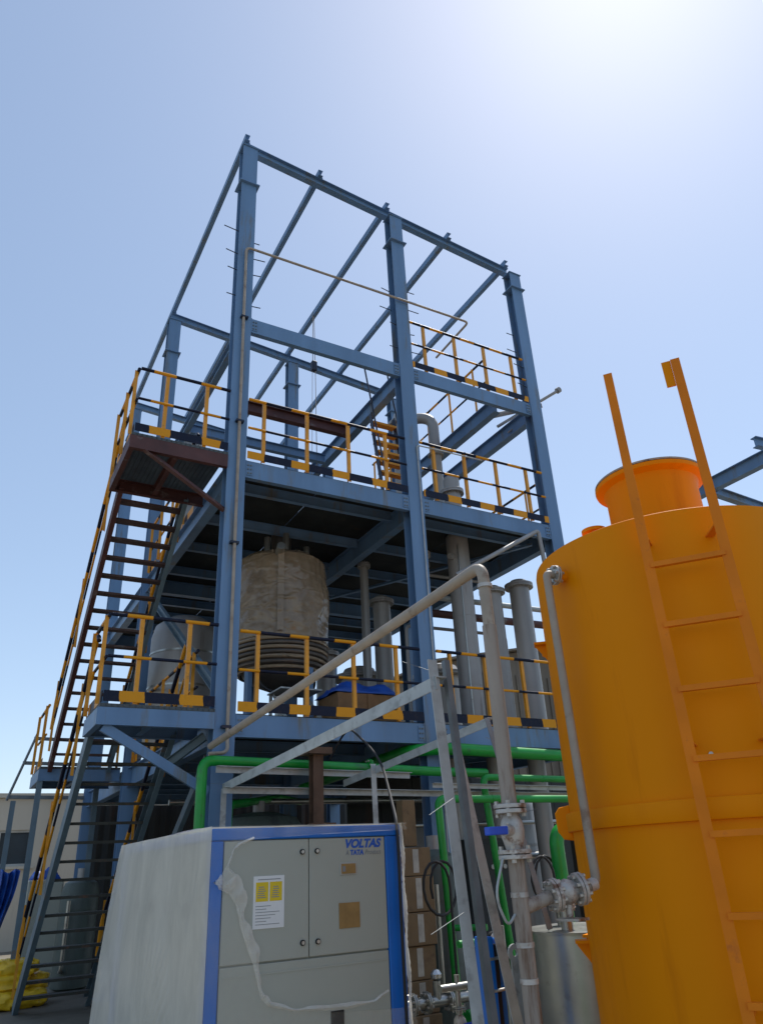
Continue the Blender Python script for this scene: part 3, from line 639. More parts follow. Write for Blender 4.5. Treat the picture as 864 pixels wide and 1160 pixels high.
# ------------------------------------------------------------------ grey angle canopy over the cabinet
t = thing('angle_canopy', 'unfinished canopy of pale grey steel angles over the wrapped cabinet', 'canopy frame', (3.3, 6.0, 0))
A2, A1 = (2.60, 3.905, 2.67), (2.555, 8.08, 2.45)
B2, B1 = (4.0, 5.24, 2.71), (4.0, 8.1, 2.50)
MB().prism(L(.085, .008, 1, -1), A2, A1).build('rafter', 'galv', t)
MB().prism(L(.075, .008, 1, -1), B2, B1).build('rafter', 'galv', t)
MB().prism(L(.07, .008), (2.575, 3.59, 0), (2.64, 3.935, 2.78), (0,1,0)).build('front_post', 'galv', t)
MB().prism(L(.04, .006, -1, 1), (2.625, 3.60, 0), (2.70, 3.935, 2.79), (0,1,0)).build('front_post', 'galvd', t)
MB().prism(L(.075, .008, 1, 1), (3.43, 4.31, 0), (3.447, 4.90, 2.40), (0,1,0)).build('front_post', 'galv', t)
MB().prism(L(.05, .006, 1, 1), (4.0, 4.74, 1.125), (4.0, 5.22, 2.70), (0,1,0)).build('inclined_post', 'galvd', t)
MB().prism(L(.06, .006), (2.60, 8.06, 0), (2.60, 8.06, 2.40), (0,1,0)).build('rear_post', 'galv', t)
MB().prism(L(.06, .006), (4.0, 7.24, 0), (4.0, 7.30, 2.58), (0,1,0)).build('rear_post', 'galv', t)
MB().prism(L(.065, .007, 1, -1), (2.43, 7.93, 2.61), (4.80, 7.93, 2.57)).build('cross_bar', 'galv', t)
MB().prism(L(.065, .007, 1, -1), (2.50, 7.88, 2.40), (7.60, 7.88, 2.33)).build('cross_bar', 'galv', t)
MB().prism(L(.05, .006, 1, -1), (4.9, 7.60, 2.42), (7.9, 7.62, 2.38)).build('cross_bar', 'galv', t)
for a, b in (((2.55,3.9,2.70),(2.40,3.97,2.76)), ((2.58,8.0,2.43),(2.40,8.02,2.45)), ((2.52,3.70,1.92),(2.32,3.65,1.83)), ((2.50,3.66,1.35),(2.25,3.60,1.27)), ((4.0,5.3,2.55),(4.25,5.3,2.48)), ((2.9,3.6,1.83),(3.05,3.6,1.85))):
    MB().tube([a, b], .0016, 5).build('tie_wire', 'galvd', t)
t = thing('rusty_stand', 'short rust brown I section stand rising behind the cabinet roof', 'stand', (3.5, 7.75, 0))
MB().prism(I(.12, .12, .01, .008), (3.5, 7.75, 0), (3.5, 7.75, 2.72), (0,1,0)).build('post', 'rustbrown', t)
MB().box((3.36, 7.62, 2.722), (3.64, 7.88, 2.79)).build('head_plate', 'rustbrown', t)
MB().box((3.38, 7.60, 1.86), (3.66, 7.70, 2.02)).build('cleat', 'rustbrown', t)
# hanging black cable
o = MB().tube(bend([(3.6, 7.6, 2.66), (3.62, 7.2, 2.95), (3.45, 6.2, 2.5), (2.90, 5.02, 1.90), (2.87, 4.955, 1.75), (2.86, 4.95, .9), (2.88, 4.95, 0.02)], .6, 10), .011, 8).build('black_cable', 'black', None, True)
tag(o, 'black cable hanging down over the right front corner of the cabinet', 'cable')
cloth('debris_film', 'scrap of pale plastic film caught on the floor behind the cabinet roof', 'plastic scrap', 3.0, 8.75, .004, .5, .35, .12, 'paper', 9, 10, 8)

# ------------------------------------------------------------------ chiller cabinet
CX0, CX1, CY0, CY1, CH_ = 1.545, 2.915, 5.0, 7.70, 1.855
t = thing('chiller_cabinet', 'grey and blue machine cabinet with two doors in torn plastic wrap', 'cabinet', ((CX0+CX1)/2, 6.35, 0))
MB().box((CX0+.02, CY0+.03, .12), (CX1-.02, CY1-.02, CH_-.03)).build('body', 'panel', t)
MB().box((CX0, CY0, 0.0), (CX1, CY1, .118)).build('skid', 'cblue', t)
for x0_, x1_ in ((CX0-.015, CX0+.065), (CX1-.125, CX1)):
    MB().box((x0_, CY0, .12), (x1_, CY0+.08, CH_-.075)).build('corner_post', 'cblue', t, bevel=.008)
MB().box((CX0-.015, CY0-.002, CH_-.073), (CX1, CY0+.08, CH_)).build('top_rail', 'cblue', t, bevel=.008)
MB().box((CX0-.012, CY0+.082, CH_-.07), (CX0+.05, CY1, CH_-.003)).build('top_rail', 'cblue', t, bevel=.008)
MB().box((CX1-.05, CY0+.082, CH_-.07), (CX1-.003, CY1, CH_-.003)).build('top_rail', 'cblue', t, bevel=.008)
MB().box((CX0-.01, CY1-.08, .12), (CX0+.06, CY1+.004, CH_-.003)).build('corner_post', 'cblue', t)
MB().box((CX0+.055, CY0+.082, CH_-.02), (CX1-.055, CY1-.02, CH_-.006)).build('roof_panel', 'panel', t)
# doors
dz0, dz1 = 1.088, 1.777
d1 = MB().box((CX0+.07, CY0+.004, dz0), (2.200, CY0+.028, dz1)).build('door', 'panel', t, bevel=.004)
d2 = MB().box((2.206, CY0+.004, dz0), (CX1-.130, CY0+.028, dz1)).build('door', 'panel', t, bevel=.004)
MB().box((CX0+.07, CY0+.006, .13), (CX1-.130, CY0+.028, 1.078)).build('lower_panel', 'panel', t, bevel=.004)
MB().box((CX0+.09, CY0+.003, 1.02), (CX1-.14, CY0+.0058, 1.030)).build('panel_crease', 'panel', t)
for dd, x, z in ((d1, 2.152, 1.699), (d2, 2.260, 1.701), (d1, 2.155, 1.170), (d2, 2.262, 1.169)):
    lk = MB().cyl((x, CY0+.004, z), (x, CY0-.008, z), .017, 20).build('lock', 'black', dd, True)
    MB().cyl((x, CY0-.008, z), (x, CY0-.013, z), .011, 16).build('lock_core', 'chrome', lk, True)
st = MB().box((1.816, CY0-.0008, 1.268), (2.026, CY0+.0035, 1.566)).build('notice_sheet', 'paper', d1)
for x in (1.832, 1.926): MB().box((x, CY0-.0018, 1.42), (x+.084, CY0-.001, 1.53)).build('yellow_notice', 'pyel', st)
for k in range(6):
    MB().box((1.84+.002*k, CY0-.0022, 1.44+.012*k), (1.90-.006*(k % 3), CY0-.0019, 1.445+.012*k)).build('print_line', 'ink', st)
    MB().box((1.94+.002*k, CY0-.0022, 1.44+.012*k), (1.99-.006*(k % 2), CY0-.0019, 1.445+.012*k)).build('print_line', 'ink', st)
for k in range(7):
    MB().box((1.832, CY0-.0018, 1.29+.017*k), (1.995-.03*((k*3) % 4), CY0-.001, 1.2935+.017*k)).build('print_line', 'ink', st)
MB().box((1.845, CY0-.0018, 1.543), (2.0, CY0-.001, 1.548)).build('print_line', 'ink', st)
fr = MB().box((2.43, CY0-.002, 1.545), (2.558, CY0+.0035, 1.622)).build('display_frame', 'frame', d2, bevel=.003)
MB().box((2.44, CY0-.005, 1.553), (2.548, CY0-.0022, 1.614)).build('display_window', 'brownst', fr)
MB().box((2.448, CY0-.0062, 1.566), (2.47, CY0-.0052, 1.600)).build('display_key', 'ink', fr)
MB().box((2.418, CY0-.001, 1.229), (2.572, CY0+.0035, 1.378)).build('brown_sticker', 'brownst', d2)
def text(s, x, z, size, mat, parent, shear=0.25, width=None, bold=.0):
    cu = bpy.data.curves.new('lettering', 'FONT'); cu.body = s; cu.size = size; cu.shear = shear; cu.offset = bold; cu.extrude = .0006
    o = bpy.data.objects.new('lettering', cu); COL.objects.link(o)
    dg = bpy.context.evaluated_depsgraph_get(); me = bpy.data.meshes.new_from_object(o.evaluated_get(dg))
    bpy.data.objects.remove(o)
    xs = [v.co.x for v in me.vertices]; k = (width/(max(xs)-min(xs))) if width else 1.0; x00 = min(xs)
    for v in me.vertices:
        a, b, c = v.co; v.co = (x+(a-x00)*k, CY0+.0022-c, z+b)
    me.materials.clear(); me.materials.append(M[mat])
    n = bpy.data.objects.new('lettering', me); COL.objects.link(n); attach(n, parent)
    return n
text('VOLTAS', 2.478, 1.714, .074, 'tblue', d2, .28, .282, .0035)
text('A', 2.478, 1.668, .044, 'ink', d2, .1, .025, .001)
text('TATA', 2.512, 1.668, .044, 'tblue', d2, .1, .105, .002)
text('Product', 2.628, 1.668, .044, 'ink', d2, .25, .128, .0)
MB().box((2.35, CY0-.001, .70), (2.44, CY0+.0055, .78)).build('name_plate', 'black', t)
for k in range(4):
    y = 5.55+.5*k; MB().box((CX0-.004, y, 1.33), (CX0+.0195, y+.07, 1.42)).build('side_vent', 'black', t)

# plastic wrap: left side, round the front corner, torn edge
def lerp_tab(tab, z):
    for (za, xa), (zb, xb) in zip(tab, tab[1:]):
        if za <= z <= zb: return xa+(xb-xa)*(z-za)/(zb-za)
    return tab[-1][1] if z > tab[-1][0] else tab[0][1]
tear = [(0,2.96),(.74,2.96),(.78,2.35),(.80,2.2),(.86,1.93),(.95,1.865),(1.09,1.82),(1.3,1.735),(1.42,1.70),(1.48,1.66),(1.515,1.60),(1.54,1.565),(1.56,1.60),(1.62,1.645),(1.69,1.64),(1.73,1.67),(1.76,1.70),(1.772,1.68),(1.785,1.78),(1.80,2.1),(1.815,2.96),(1.9,2.96)]
t = thing('plastic_wrap', 'torn whitish plastic film wrapped round the cabinet', 'plastic wrap', (CX0, CY0, 0))
rnd = random.Random(11)
def wr(s, z):   # outward billow
    q = .010+.004*math.sin(s*4+z*2)+.0025*math.sin(s*11-z*5)
    fan = max(0, 1-((s-1.55)/.55)**2)*max(0, 1-((z-.75)/.5)**2)
    q += .014*fan*abs(math.sin(math.atan2(z-.1, s-1.2)*34))
    return max(.005, q+rnd.uniform(-.0003,.0003))
NZ, NS = 120, 200; vs = []
for j in range(NZ+1):
    z = .02+(CH_+.012-.02)*j/NZ
    for i in range(NS+1):
        s = i/NS; y = CY1+.02-s*(CY1+.02-(CY0-.012))
        bul = .16*(1-s)**2*max(0, 1-z/1.9)**.7
        edge = min(1, (1-s)*14)
        vs.append((CX0-.022-wr(s*2.7, z)*edge-bul, y, z))
b = MB(); fs = [(j*(NS+1)+i, (j+1)*(NS+1)+i, (j+1)*(NS+1)+i+1, j*(NS+1)+i+1) for j in range(NZ) for i in range(NS)]
b.add(vs, fs).build('side_sheet', 'film', t, True)
NZ, NS = 150, 60; vs = []
for j in range(NZ+1):
    z = .02+(CH_+.012-.02)*j/NZ; xe = lerp_tab(tear, z)+rnd.uniform(-.006,.006)
    for i in range(NS+1):
        s = i/NS; x = CX0-.022+s*(xe-CX0+.022)
        lift = .018*max(0, (s-.75)*4)**2*(1 if xe < 2.8 else 0)
        vs.append((x, CY0-.014-(wr(x*2.1+3, z)*.7+lift)*min(1, s*12), z))
b = MB(); fs = [(j*(NS+1)+i, j*(NS+1)+i+1, (j+1)*(NS+1)+i+1, (j+1)*(NS+1)+i) for j in range(NZ) for i in range(NS)]
b.add(vs, fs).build('front_sheet', 'filmthin', t, True)
# curled rim along the tear
rim = [(1.80,1.80),(1.70,1.765),(1.665,1.73),(1.64,1.66),(1.60,1.57),(1.55,1.545),(1.60,1.515),(1.655,1.48),(1.70,1.42),(1.73,1.30),(1.775,1.19),(1.82,1.09),(1.85,.98),(1.875,.90),(1.93,.855),(2.08,.815),(2.22,.80),(2.45,.785),(2.65,.80),(2.78,.85)]
pts = []
for (xa, za), (xb, zb) in zip(rim, rim[1:]):
    for k in range(6): pts.append((xa+(xb-xa)*k/6, za+(zb-za)*k/6))
vs = []
for k, (x, z) in enumerate(pts):
    f_ = k/len(pts); w_ = (.012 if f_ < .18 else .060 if f_ < .34 else .075-.05*(f_-.34)/.3 if f_ < .64 else .022)
    w_ = max(.006, w_*(1+.35*math.sin(k*.33)+.18*math.sin(k*.8+1)))
    q = pts[min(k+1, len(pts)-1)]; p_ = pts[max(k-1, 0)]; dx, dz = q[0]-p_[0], q[1]-p_[1]; ln = math.hypot(dx, dz) or 1
    nx_, nz_ = dz/ln, -dx/ln
    vs += [(x+nx_*w_*.1, CY0-.018, z+nz_*w_*.1), (x-nx_*w_*.5, CY0-.034-.006*math.sin(k), z-nz_*w_*.5), (x-nx_*w_*1.1, CY0-.026, z-nz_*w_*1.1)]
b = MB(); b.add(vs, [(k*3+i, k*3+i+1, k*3+i+4, k*3+i+3) for k in range(len(pts)-1) for i in range(2)])
b.build('torn_rim', 'filmfold', t, True)
NZ, NS = 40, 40; vs = []
for j in range(NZ+1):
    y = CY0-.012+(CY1+.03-CY0)*j/NZ
    for i in range(NS+1):
        x = CX0-.022+(2.965-CX0+.022)*i/NS
        vs.append((x, y, CH_+.008+.8*wr(x*3+1, y)*min(1, j*.2)))
b = MB(); fs = [(j*(NS+1)+i, j*(NS+1)+i+1, (j+1)*(NS+1)+i+1, (j+1)*(NS+1)+i) for j in range(NZ) for i in range(NS)]
b.add(vs, fs).build('top_sheet', 'film', t, True)
NZ = 120; vs = []
for j in range(NZ+1):
    z = .02+(CH_-.01)*j/NZ
    for i in range(5):
        a = i/4; vs.append((2.915+.045*math.sin(a*2.2)+rnd.uniform(-.004,.008)*a, CY0-.012+.09*a+.01*math.sin(z*17+a*3)-wr(z*2, a)*.6, z))
b = MB(); fs = [(j*5+i, j*5+i+1, (j+1)*5+i+1, (j+1)*5+i) for j in range(NZ) for i in range(4)]
b.add(vs, fs).build('edge_strip', 'film', t, True)

# ------------------------------------------------------------------ orange tank
TC = (4.278, 3.295); TR = 0.94; TH = 3.479
t = thing('orange_tank', 'large bright orange cylindrical tank with manhole neck on top and a ladder', 'tank', (TC[0], TC[1], 0))
MB().lathe([(TR,0),(TR,1.2),(TR,2.4),(TR,TH-.03),(TR-.006,TH),(TR-.03,TH+.012),(TR-.3,TH+.085),(.30,TH+.17),(.05,TH+.18)], (TC[0], TC[1], 0), 128).build('shell', 'orange', t, True)
MB().lathe([(TR+.001,1.728),(TR+.026,1.730),(TR+.03,1.74),(TR+.03,1.826),(TR+.026,1.836),(TR+.001,1.838)], (TC[0], TC[1], 0), 128).build('stiffening_ring', 'orange', t, True)
MB().lathe([(TR+.0008,.60),(TR+.004,.604),(TR+.004,.612),(TR+.0008,.616)], (TC[0], TC[1], 0), 128).build('weld_seam', 'orange', t, True)
MB().lathe([(.33,TH+.12),(.33,4.02),(.345,4.06),(.395,4.085),(.40,4.10),(.40,4.115),(.31,4.118),(.05,4.12)], (TC[0], TC[1], 0), 72).build('manhole_neck', 'orange', t, True)
MB().cyl((TC[0], TC[1], 4.121), (TC[0], TC[1], 4.135), .398, 72).build('manhole_cover', 'rustpipe', t, True)
MB().cyl((TC[0]-.1, TC[1]-.1, 4.135), (TC[0]-.1, TC[1]-.1, 4.19), .01, 8).build('cover_handle', 'valve', t)
nz = MB().cyl((3.95, 3.62, TH+.05), (3.95, 3.62, 3.80), .045, 20).build('nozzle', 'orange', t, True)
MB().cyl((3.95, 3.62, 3.785), (3.95, 3.62, 3.81), .092, 28).build('nozzle_flange', 'orange', nz, True)
# ladder
n_ = V((-TC[0], -TC[1], 0)).normalized(); e1, e2 = V((3.362, 2.714, 0)), V((3.62, 2.383, 0)); ed = (e2-e1).normalized()
for e, zt in ((e1, 4.47), (e2, 4.45)):
    MB().prism(RC(.055, .014), e+V((0,0,.05)), e+V((0,0,zt)), n_).build('ladder_stile', 'ladder', t)
    if e is e2:
        MB().prism(RC(.012, .055), e-ed*.056-n_*.01+V((0,0,zt)), e-ed*.056-n_*.01+V((0,0,zt-.19)), ed).build('ladder_hook', 'orange', t)
    else:
        MB().tube([e-n_*.01+V((0,0,zt-.12)), e-n_*.04-ed*.02+V((0,0,zt-.24))], .004, 6).build('ladder_hook', 'ladder', t)
for k in range(9):
    z = 3.10-.36*k
    if z > .1: MB().prism(RC(.035, .03), e1+ed*.008+V((0,0,z)), e2-ed*.008+V((0,0,z))).build('ladder_rung', 'ladder', t)
for z in (3.28, 2.1, .9):
    for e in (e1, e2):
        q = (V((TC[0], TC[1], 0))-e); q = q.normalized(); L_ = (V((TC[0], TC[1], 0))-e).length-TR
        MB().prism(RC(.05, .01), e+V((0,0,z)), e+q*(L_+.005)+V((0,0,z))).build('ladder_bracket', 'ladder', t)
# lugs on the silhouette side, and lifting lugs
def lug(ang, z, w_=.10, ln=.09, hgt=.12):
    a = math.radians(ang); d_ = V((math.cos(a), math.sin(a), 0)); c = V((TC[0], TC[1], z))+d_*(TR-.01)
    o = MB().prism(RC(w_, .016), c, c+d_*ln).build('lug', 'orange', t)
    s_ = V((-d_.y, d_.x, 0))
    MB().prism([(0,-hgt),(ln*.9,-.01),(ln*.9,.0),(0,0)], c-s_*.006-V((0,0,.009)), c+s_*.006-V((0,0,.009)), (0,0,1)).build('lug_gusset', 'orange', t)
base = math.degrees(math.atan2(-TC[1], -TC[0]))   # towards the camera
for z in (2.97, 1.12):
    lug(base-79, z); lug(base-100, z)
a = math.radians(base-90); d_ = V((math.cos(a), math.sin(a), 0)); c = V((TC[0], TC[1], 1.80))+d_*(TR-.01); s_ = V((-d_.y, d_.x, 0))
MB().prism([(0,-.12),(.07,-.11),(.105,-.06),(.11,.05),(.08,.085),(0,.10)], c-s_*.16, c+s_*.10, (0,0,1)).build('support_lug', 'orange', t, bevel=.012)
# inlet nozzle and drop pipe
na = V((3.25-TC[0], 3.40-TC[1], 0)).normalized(); s0 = V((TC[0], TC[1], 3.27))+na*(TR-.01)
MB().tube([s0, s0+na*.07], .04, 16).build('inlet_nozzle', 'orange', t, True)
flange(t, s0+na*.085, na, .066, .014, 'bolt', 6)
pp = s0+na*.15
MB().tube(bend([s0+na*.09, V((pp.x, pp.y, 3.275)), V((pp.x, pp.y, 3.1)), V((3.215, 3.395, 1.45)), V((3.12, 3.407, 1.433))], .06, 8), .026, 14).build('drop_pipe', 'tan', t, True)
MB().tube([V((3.206, 3.396, 1.452)), V((3.16, 3.402, 1.44))], .034, 14).build('elbow', 'valve', t, True)
MB().cyl((TC[0]+TR*n_.x*.98, TC[1]+TR*n_.y*.98, 2.05), (TC[0]+(TR+.012)*n_.x, TC[1]+(TR+.012)*n_.y, 2.05), .012, 10).build('bolt', 'bolt', t)

# ------------------------------------------------------------------ stainless tank and low pipework at the lower right
t = thing('stainless_tank', 'low stainless steel drum tank with nozzles beside the orange tank', 'tank', (4.40, 4.85, 0))
SX, SY, SZ = 4.42, 4.86, 1.10
MB().lathe([(.44,0),(.44,SZ-.02),(.455,SZ-.02),(.458,SZ),(.44,SZ+.003),(.05,SZ+.02)], (SX, SY, 0), 64).build('shell', 'steel', t, True)
for dx, dy, h_, r_ in ((-.28,-.12,.16,.045), (-.05,-.3,.20,.06), (-.1,.12,.14,.05)):
    MB().cyl((SX+dx, SY+dy, SZ), (SX+dx, SY+dy, SZ+h_), r_, 18).build('nozzle', 'steel', t, True)
    flange(t, (SX+dx, SY+dy, SZ+h_), (0,0,1), r_*1.8, .014, 'valve', 6, br=.008)
t = thing('plate_pack', 'blue bolted plate pack standing at the foot of the grey angle post', 'heat exchanger', (3.33, 4.62, 0))
MB().box((3.30, 4.62, .05), (3.375, 4.74, 1.13)).build('end_plate', 'cblue', t, bevel=.01)
MB().box((3.425, 4.66, .05), (3.47, 4.78, 1.11)).build('end_plate', 'cblue', t, bevel=.01)
MB().box((3.377, 4.65, .08), (3.423, 4.77, 1.08)).build('plates', 'black', t)
for z in (.35, .60, .82, 1.0):
    MB().cyl((3.28, 4.61, z), (3.50, 4.65, z), .010, 8).build('tie_bolt', 'bolt', t)
MB().cyl((3.34, 4.68, 1.13), (3.34, 4.68, 1.18), .02, 10).build('lifting_pin', 'cblue', t, True)
t = thing('lifting_lug_plate', 'pale lifting eye plate rising left of the stainless tank', 'lifting eye', (4.02, 5.22, 0))
pts = [(-.055,-.95),(.055,-.95)]+[(.06*math.cos(a), .06*math.sin(a)) for a in [i*math.pi/10 for i in range(11)]]
vs = []; hole = [(.025*math.cos(a), .025*math.sin(a)) for a in [i*math.pi/10 for i in range(20)]]
ring = [(.06*math.cos(a), .06*math.sin(a)) for a in [i*math.pi/10 for i in range(20)]]
b = MB()
for y_, fl in ((5.21, 0), (5.23, 1)):
    vs += [(4.0+x, y_, .945+z) for x, z in ring]+[(4.0+x, y_, .945+z) for x, z in hole]
fs = []
for k in range(20):
    q = (k+1) % 20
    fs += [(k, q, 20+q, 20+k), (40+k, 60+k, 60+q, 40+q), (k, 40+k, 40+q, q), (20+k, 20+q, 60+q, 60+k)]
b.add(vs, fs).build('eye', 'galv', t)
MB().prism([(-.05,0),(.05,0),(.03,.93),(-.03,.93)][:0] or RC(.09, .018), (4.02, 5.22, 0), (4.005, 5.22, .90), (0,1,0)).build('stem', 'galv', t)
# flanged stainless line at ground level
t = thing('flanged_line', 'low shiny stainless pipe line with bolted flanges right of the cabinet', 'pipe', (3.7, 6.4, 0))
MB().tube([(3.3, 6.4, .50), (5.3, 6.45, .52)], .045, 16).build('pipe', 'steel', t, True)
for x in (3.78, 3.92, 4.15, 4.7): flange(t, (x, 6.42, .507), (1,0.02,0), .085, .016, 'steel', 8)
MB().cyl((4.03, 6.41, .5), (4.03, 6.41, .66), .035, 14).build('valve_stem', 'steel', t, True)
MB().lathe([(.02,0),(.045,.02),(.05,.05),(.03,.08),(.01,.09)], (4.03, 6.41, .66), 16).build('valve_knob', 'chrome', t, True)
for x in (3.5, 4.45, 5.1): MB().box((x-.03, 6.36, 0), (x+.03, 6.48, .46)).build('support', 'galvd', t)
# pump set behind
t = thing('pump_set', 'dark pump with grey motor low among the pipes left of the stainless tank', 'pump', (4.5, 5.9, 0))
MB().box((4.2, 5.7, 0), (5.1, 6.15, .12)).build('base_frame', 'galvd', t)
MB().cyl((4.3, 5.92, .38), (4.85, 5.92, .38), .15, 24).build('motor', 'motor', t, True)
for k in range(12):
    a = k*math.pi/6; MB().obox((4.57, 5.92+.155*math.cos(a), .38+.155*math.sin(a)), (.45,.012,.03)).build('cooling_fin', 'motor', t)
MB().lathe([(.12,0),(.17,.02),(.17,.1),(.1,.14)], (4.98, 5.92, .3), 24).build('casing', 'motor', t, True)
MB().tube(bend([(4.98, 5.92, .4), (4.98, 5.92, .85), (5.5, 5.95, .9)], .12), .04, 14).build('discharge_pipe', 'steel', t, True)

t = thing('valve_manifold', 'cluster of small stainless valves low between the blue plate pack and stainless tank', 'valves', (4.2, 5.55, 0))
for x in (3.72, 3.95, 4.2, 4.5):
    h_ = random.uniform(.75, 1.25)
    MB().cyl((x, 5.62, 0), (x, 5.62, h_), .022, 12).build('riser', 'steel', t, True)
    zv = h_*.6
    MB().lathe([(.024,-.06),(.045,-.03),(.05,0),(.045,.03),(.024,.06)], (x, 5.62, zv), 16).build('valve_body', 'valve', t, True)
    MB().prism(RC(.02, .015), (x, 5.57, zv), (x+.11, 5.54, zv+.01)).build('valve_lever', 'handleblue', t)
    flange(t, (x, 5.62, zv+.10), (0,0,1), .055, .010, 'steel', 6, br=.006)
    flange(t, (x, 5.62, zv-.10), (0,0,1), .055, .010, 'steel', 6, br=.006)
for z in (.36, .72): MB().cyl((3.55, 5.60, z), (4.9, 5.64, z), .028, 14).build('header', 'steel', t, True)
g_ = MB().cyl((4.05, 5.52, 1.02), (4.05, 5.56, 1.02), .05, 20).build('gauge', 'black', t, True)
MB().cyl((4.05, 5.515, 1.02), (4.05, 5.5195, 1.02), .043, 20).build('gauge_face', 'paper', g_, True)
for i, (xc, lab) in enumerate(((3.95, 'black hose loop hanging beside the grey angle post'), (5.35, 'black hose loop hanging behind the tan upright pipe'))):
    yc = 6.2+.2*i
    pts = [(xc+.16*math.cos(a)+.01*k_, yc+.05*k_/6, 1.38+.22*math.sin(a)) for k_, a in enumerate([j*math.pi/8 for j in range(26)])]
    o = MB().tube([(xc+.16, yc, 0.0)]+pts, .013, 8).build('hose', 'black', None, True); tag(o, lab, 'hose')
# cartons behind the cabinet
zz = 0.0
labs = ['bottom carton of the stack right of the cabinet', 'second carton from the bottom of the stack right of the cabinet', 'third carton from the bottom of the stack right of the cabinet', 'fourth carton from the bottom of the stack right of the cabinet', 'fifth carton up, just below the top of the stack right of the cabinet', 'topmost carton of the stack right of the cabinet']
for k, lb in enumerate(labs):
    h_ = (.285,.28,.29,.295,.325,.27)[k]; dx = random.uniform(-.02,.02); dy = random.uniform(-.03,.03)
    cx, cy = 4.30+dx, 7.35+dy
    t = thing('carton', 'brown '+lb, 'carton', (cx, cy, zz), 'stacked cartons')
    MB().box((cx-.24, cy-.17, zz+.002), (cx+.24, cy+.17, zz+h_-.004)).build('box', 'carton', t, bevel=.008)
    MB().box((cx+.02, cy-.1725, zz+.03), (cx+.09, cy-.1705, zz+h_-.02)).build('tape', 'tape', t)
    MB().box((cx-.24, cy-.03, zz+h_-.0035), (cx+.24, cy+.03, zz+h_-.002)).build('tape', 'tape', t)
    zz += h_
o = MB().obox((4.38, 7.36, zz+.24), (.17,.12,.46), .1).build('cardboard_post', 'carton', None, bevel=.01)
tag(o, 'upright piece of brown cardboard standing on top of the carton stack', 'cardboard')

# dull green storage tanks and vessels in the shade under the floor
def vtank(label, x, y, r, h_, mat, nm='storage_tank', legs=False):
    t = thing(nm, label, 'tank', (x, y, 0))
    z0 = .5 if legs else 0.0
    MB().lathe([(r*.6,z0),(r,z0+.06),(r,h_-.2),(r*.85,h_-.07),(r*.4,h_),(.03,h_+.01)], (x, y, 0), 40).build('shell', mat, t, True)
    for k in (.35,.7): MB().cyl((x, y, z0+(h_-z0)*k), (x, y, z0+(h_-z0)*k+.03), r*1.012, 40).build('band', mat, t, True)
    MB().cyl((x, y, h_-.02), (x, y, h_+.15), .08, 16).build('nozzle', 'greycol', t, True)
    MB().tube(bend([(x-r*.7, y-r*.75, .3), (x-r*.7, y-r*1.1, .3), (x-r*.7, y-r*1.1, h_*.8)], .08), .03, 10).build('side_pipe', 'steel', t, True)
    if legs:
        for a in (.6,2.2,3.8,5.4): MB().obox((x+r*.8*math.cos(a), y+r*.8*math.sin(a), .27), (.07,.07,.54), a).build('leg', 'galvd', t)
    return t
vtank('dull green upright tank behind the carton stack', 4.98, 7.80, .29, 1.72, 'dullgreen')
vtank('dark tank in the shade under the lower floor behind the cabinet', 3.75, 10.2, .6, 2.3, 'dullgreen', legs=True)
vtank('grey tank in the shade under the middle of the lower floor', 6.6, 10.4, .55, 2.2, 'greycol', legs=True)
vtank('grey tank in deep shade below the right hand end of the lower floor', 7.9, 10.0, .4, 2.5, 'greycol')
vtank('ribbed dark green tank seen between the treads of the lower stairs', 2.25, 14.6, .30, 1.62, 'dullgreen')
for i, (x, y, r_) in enumerate(((6.9, 9.0, .11), (7.6, 8.9, .13), (6.3, 9.2, .09))):
    o = MB().cyl((x, y, 0), (x, y, Z1-.3), r_, 20).build('support_pipe', 'greycol', None, True)
    tag(o, ['grey pipe leg under the lower floor, middle one of three right of the tan upright', 'thickest grey pipe leg under the lower floor close to the orange tank', 'thinnest grey pipe leg under the lower floor next to the tan upright'][i], 'pipe')
for i, (y, z, xa, xb) in enumerate(((9.4, 2.05, 2.7, 9), (10.9, 2.5, 2.7, 9), (9.6, 1.6, 3.0, 8.5))):
    o = MB().cyl((xa, y, z), (xb, y, z+.02), .03+.01*i, 12).build('process_line', 'steel', None, True)
    tag(o, ['thin shiny horizontal pipe under the lower floor above the dark tanks', 'thin horizontal pipe just below the lower floor in the shade', 'lowest shiny horizontal pipe under the lower floor'][i], 'pipe')

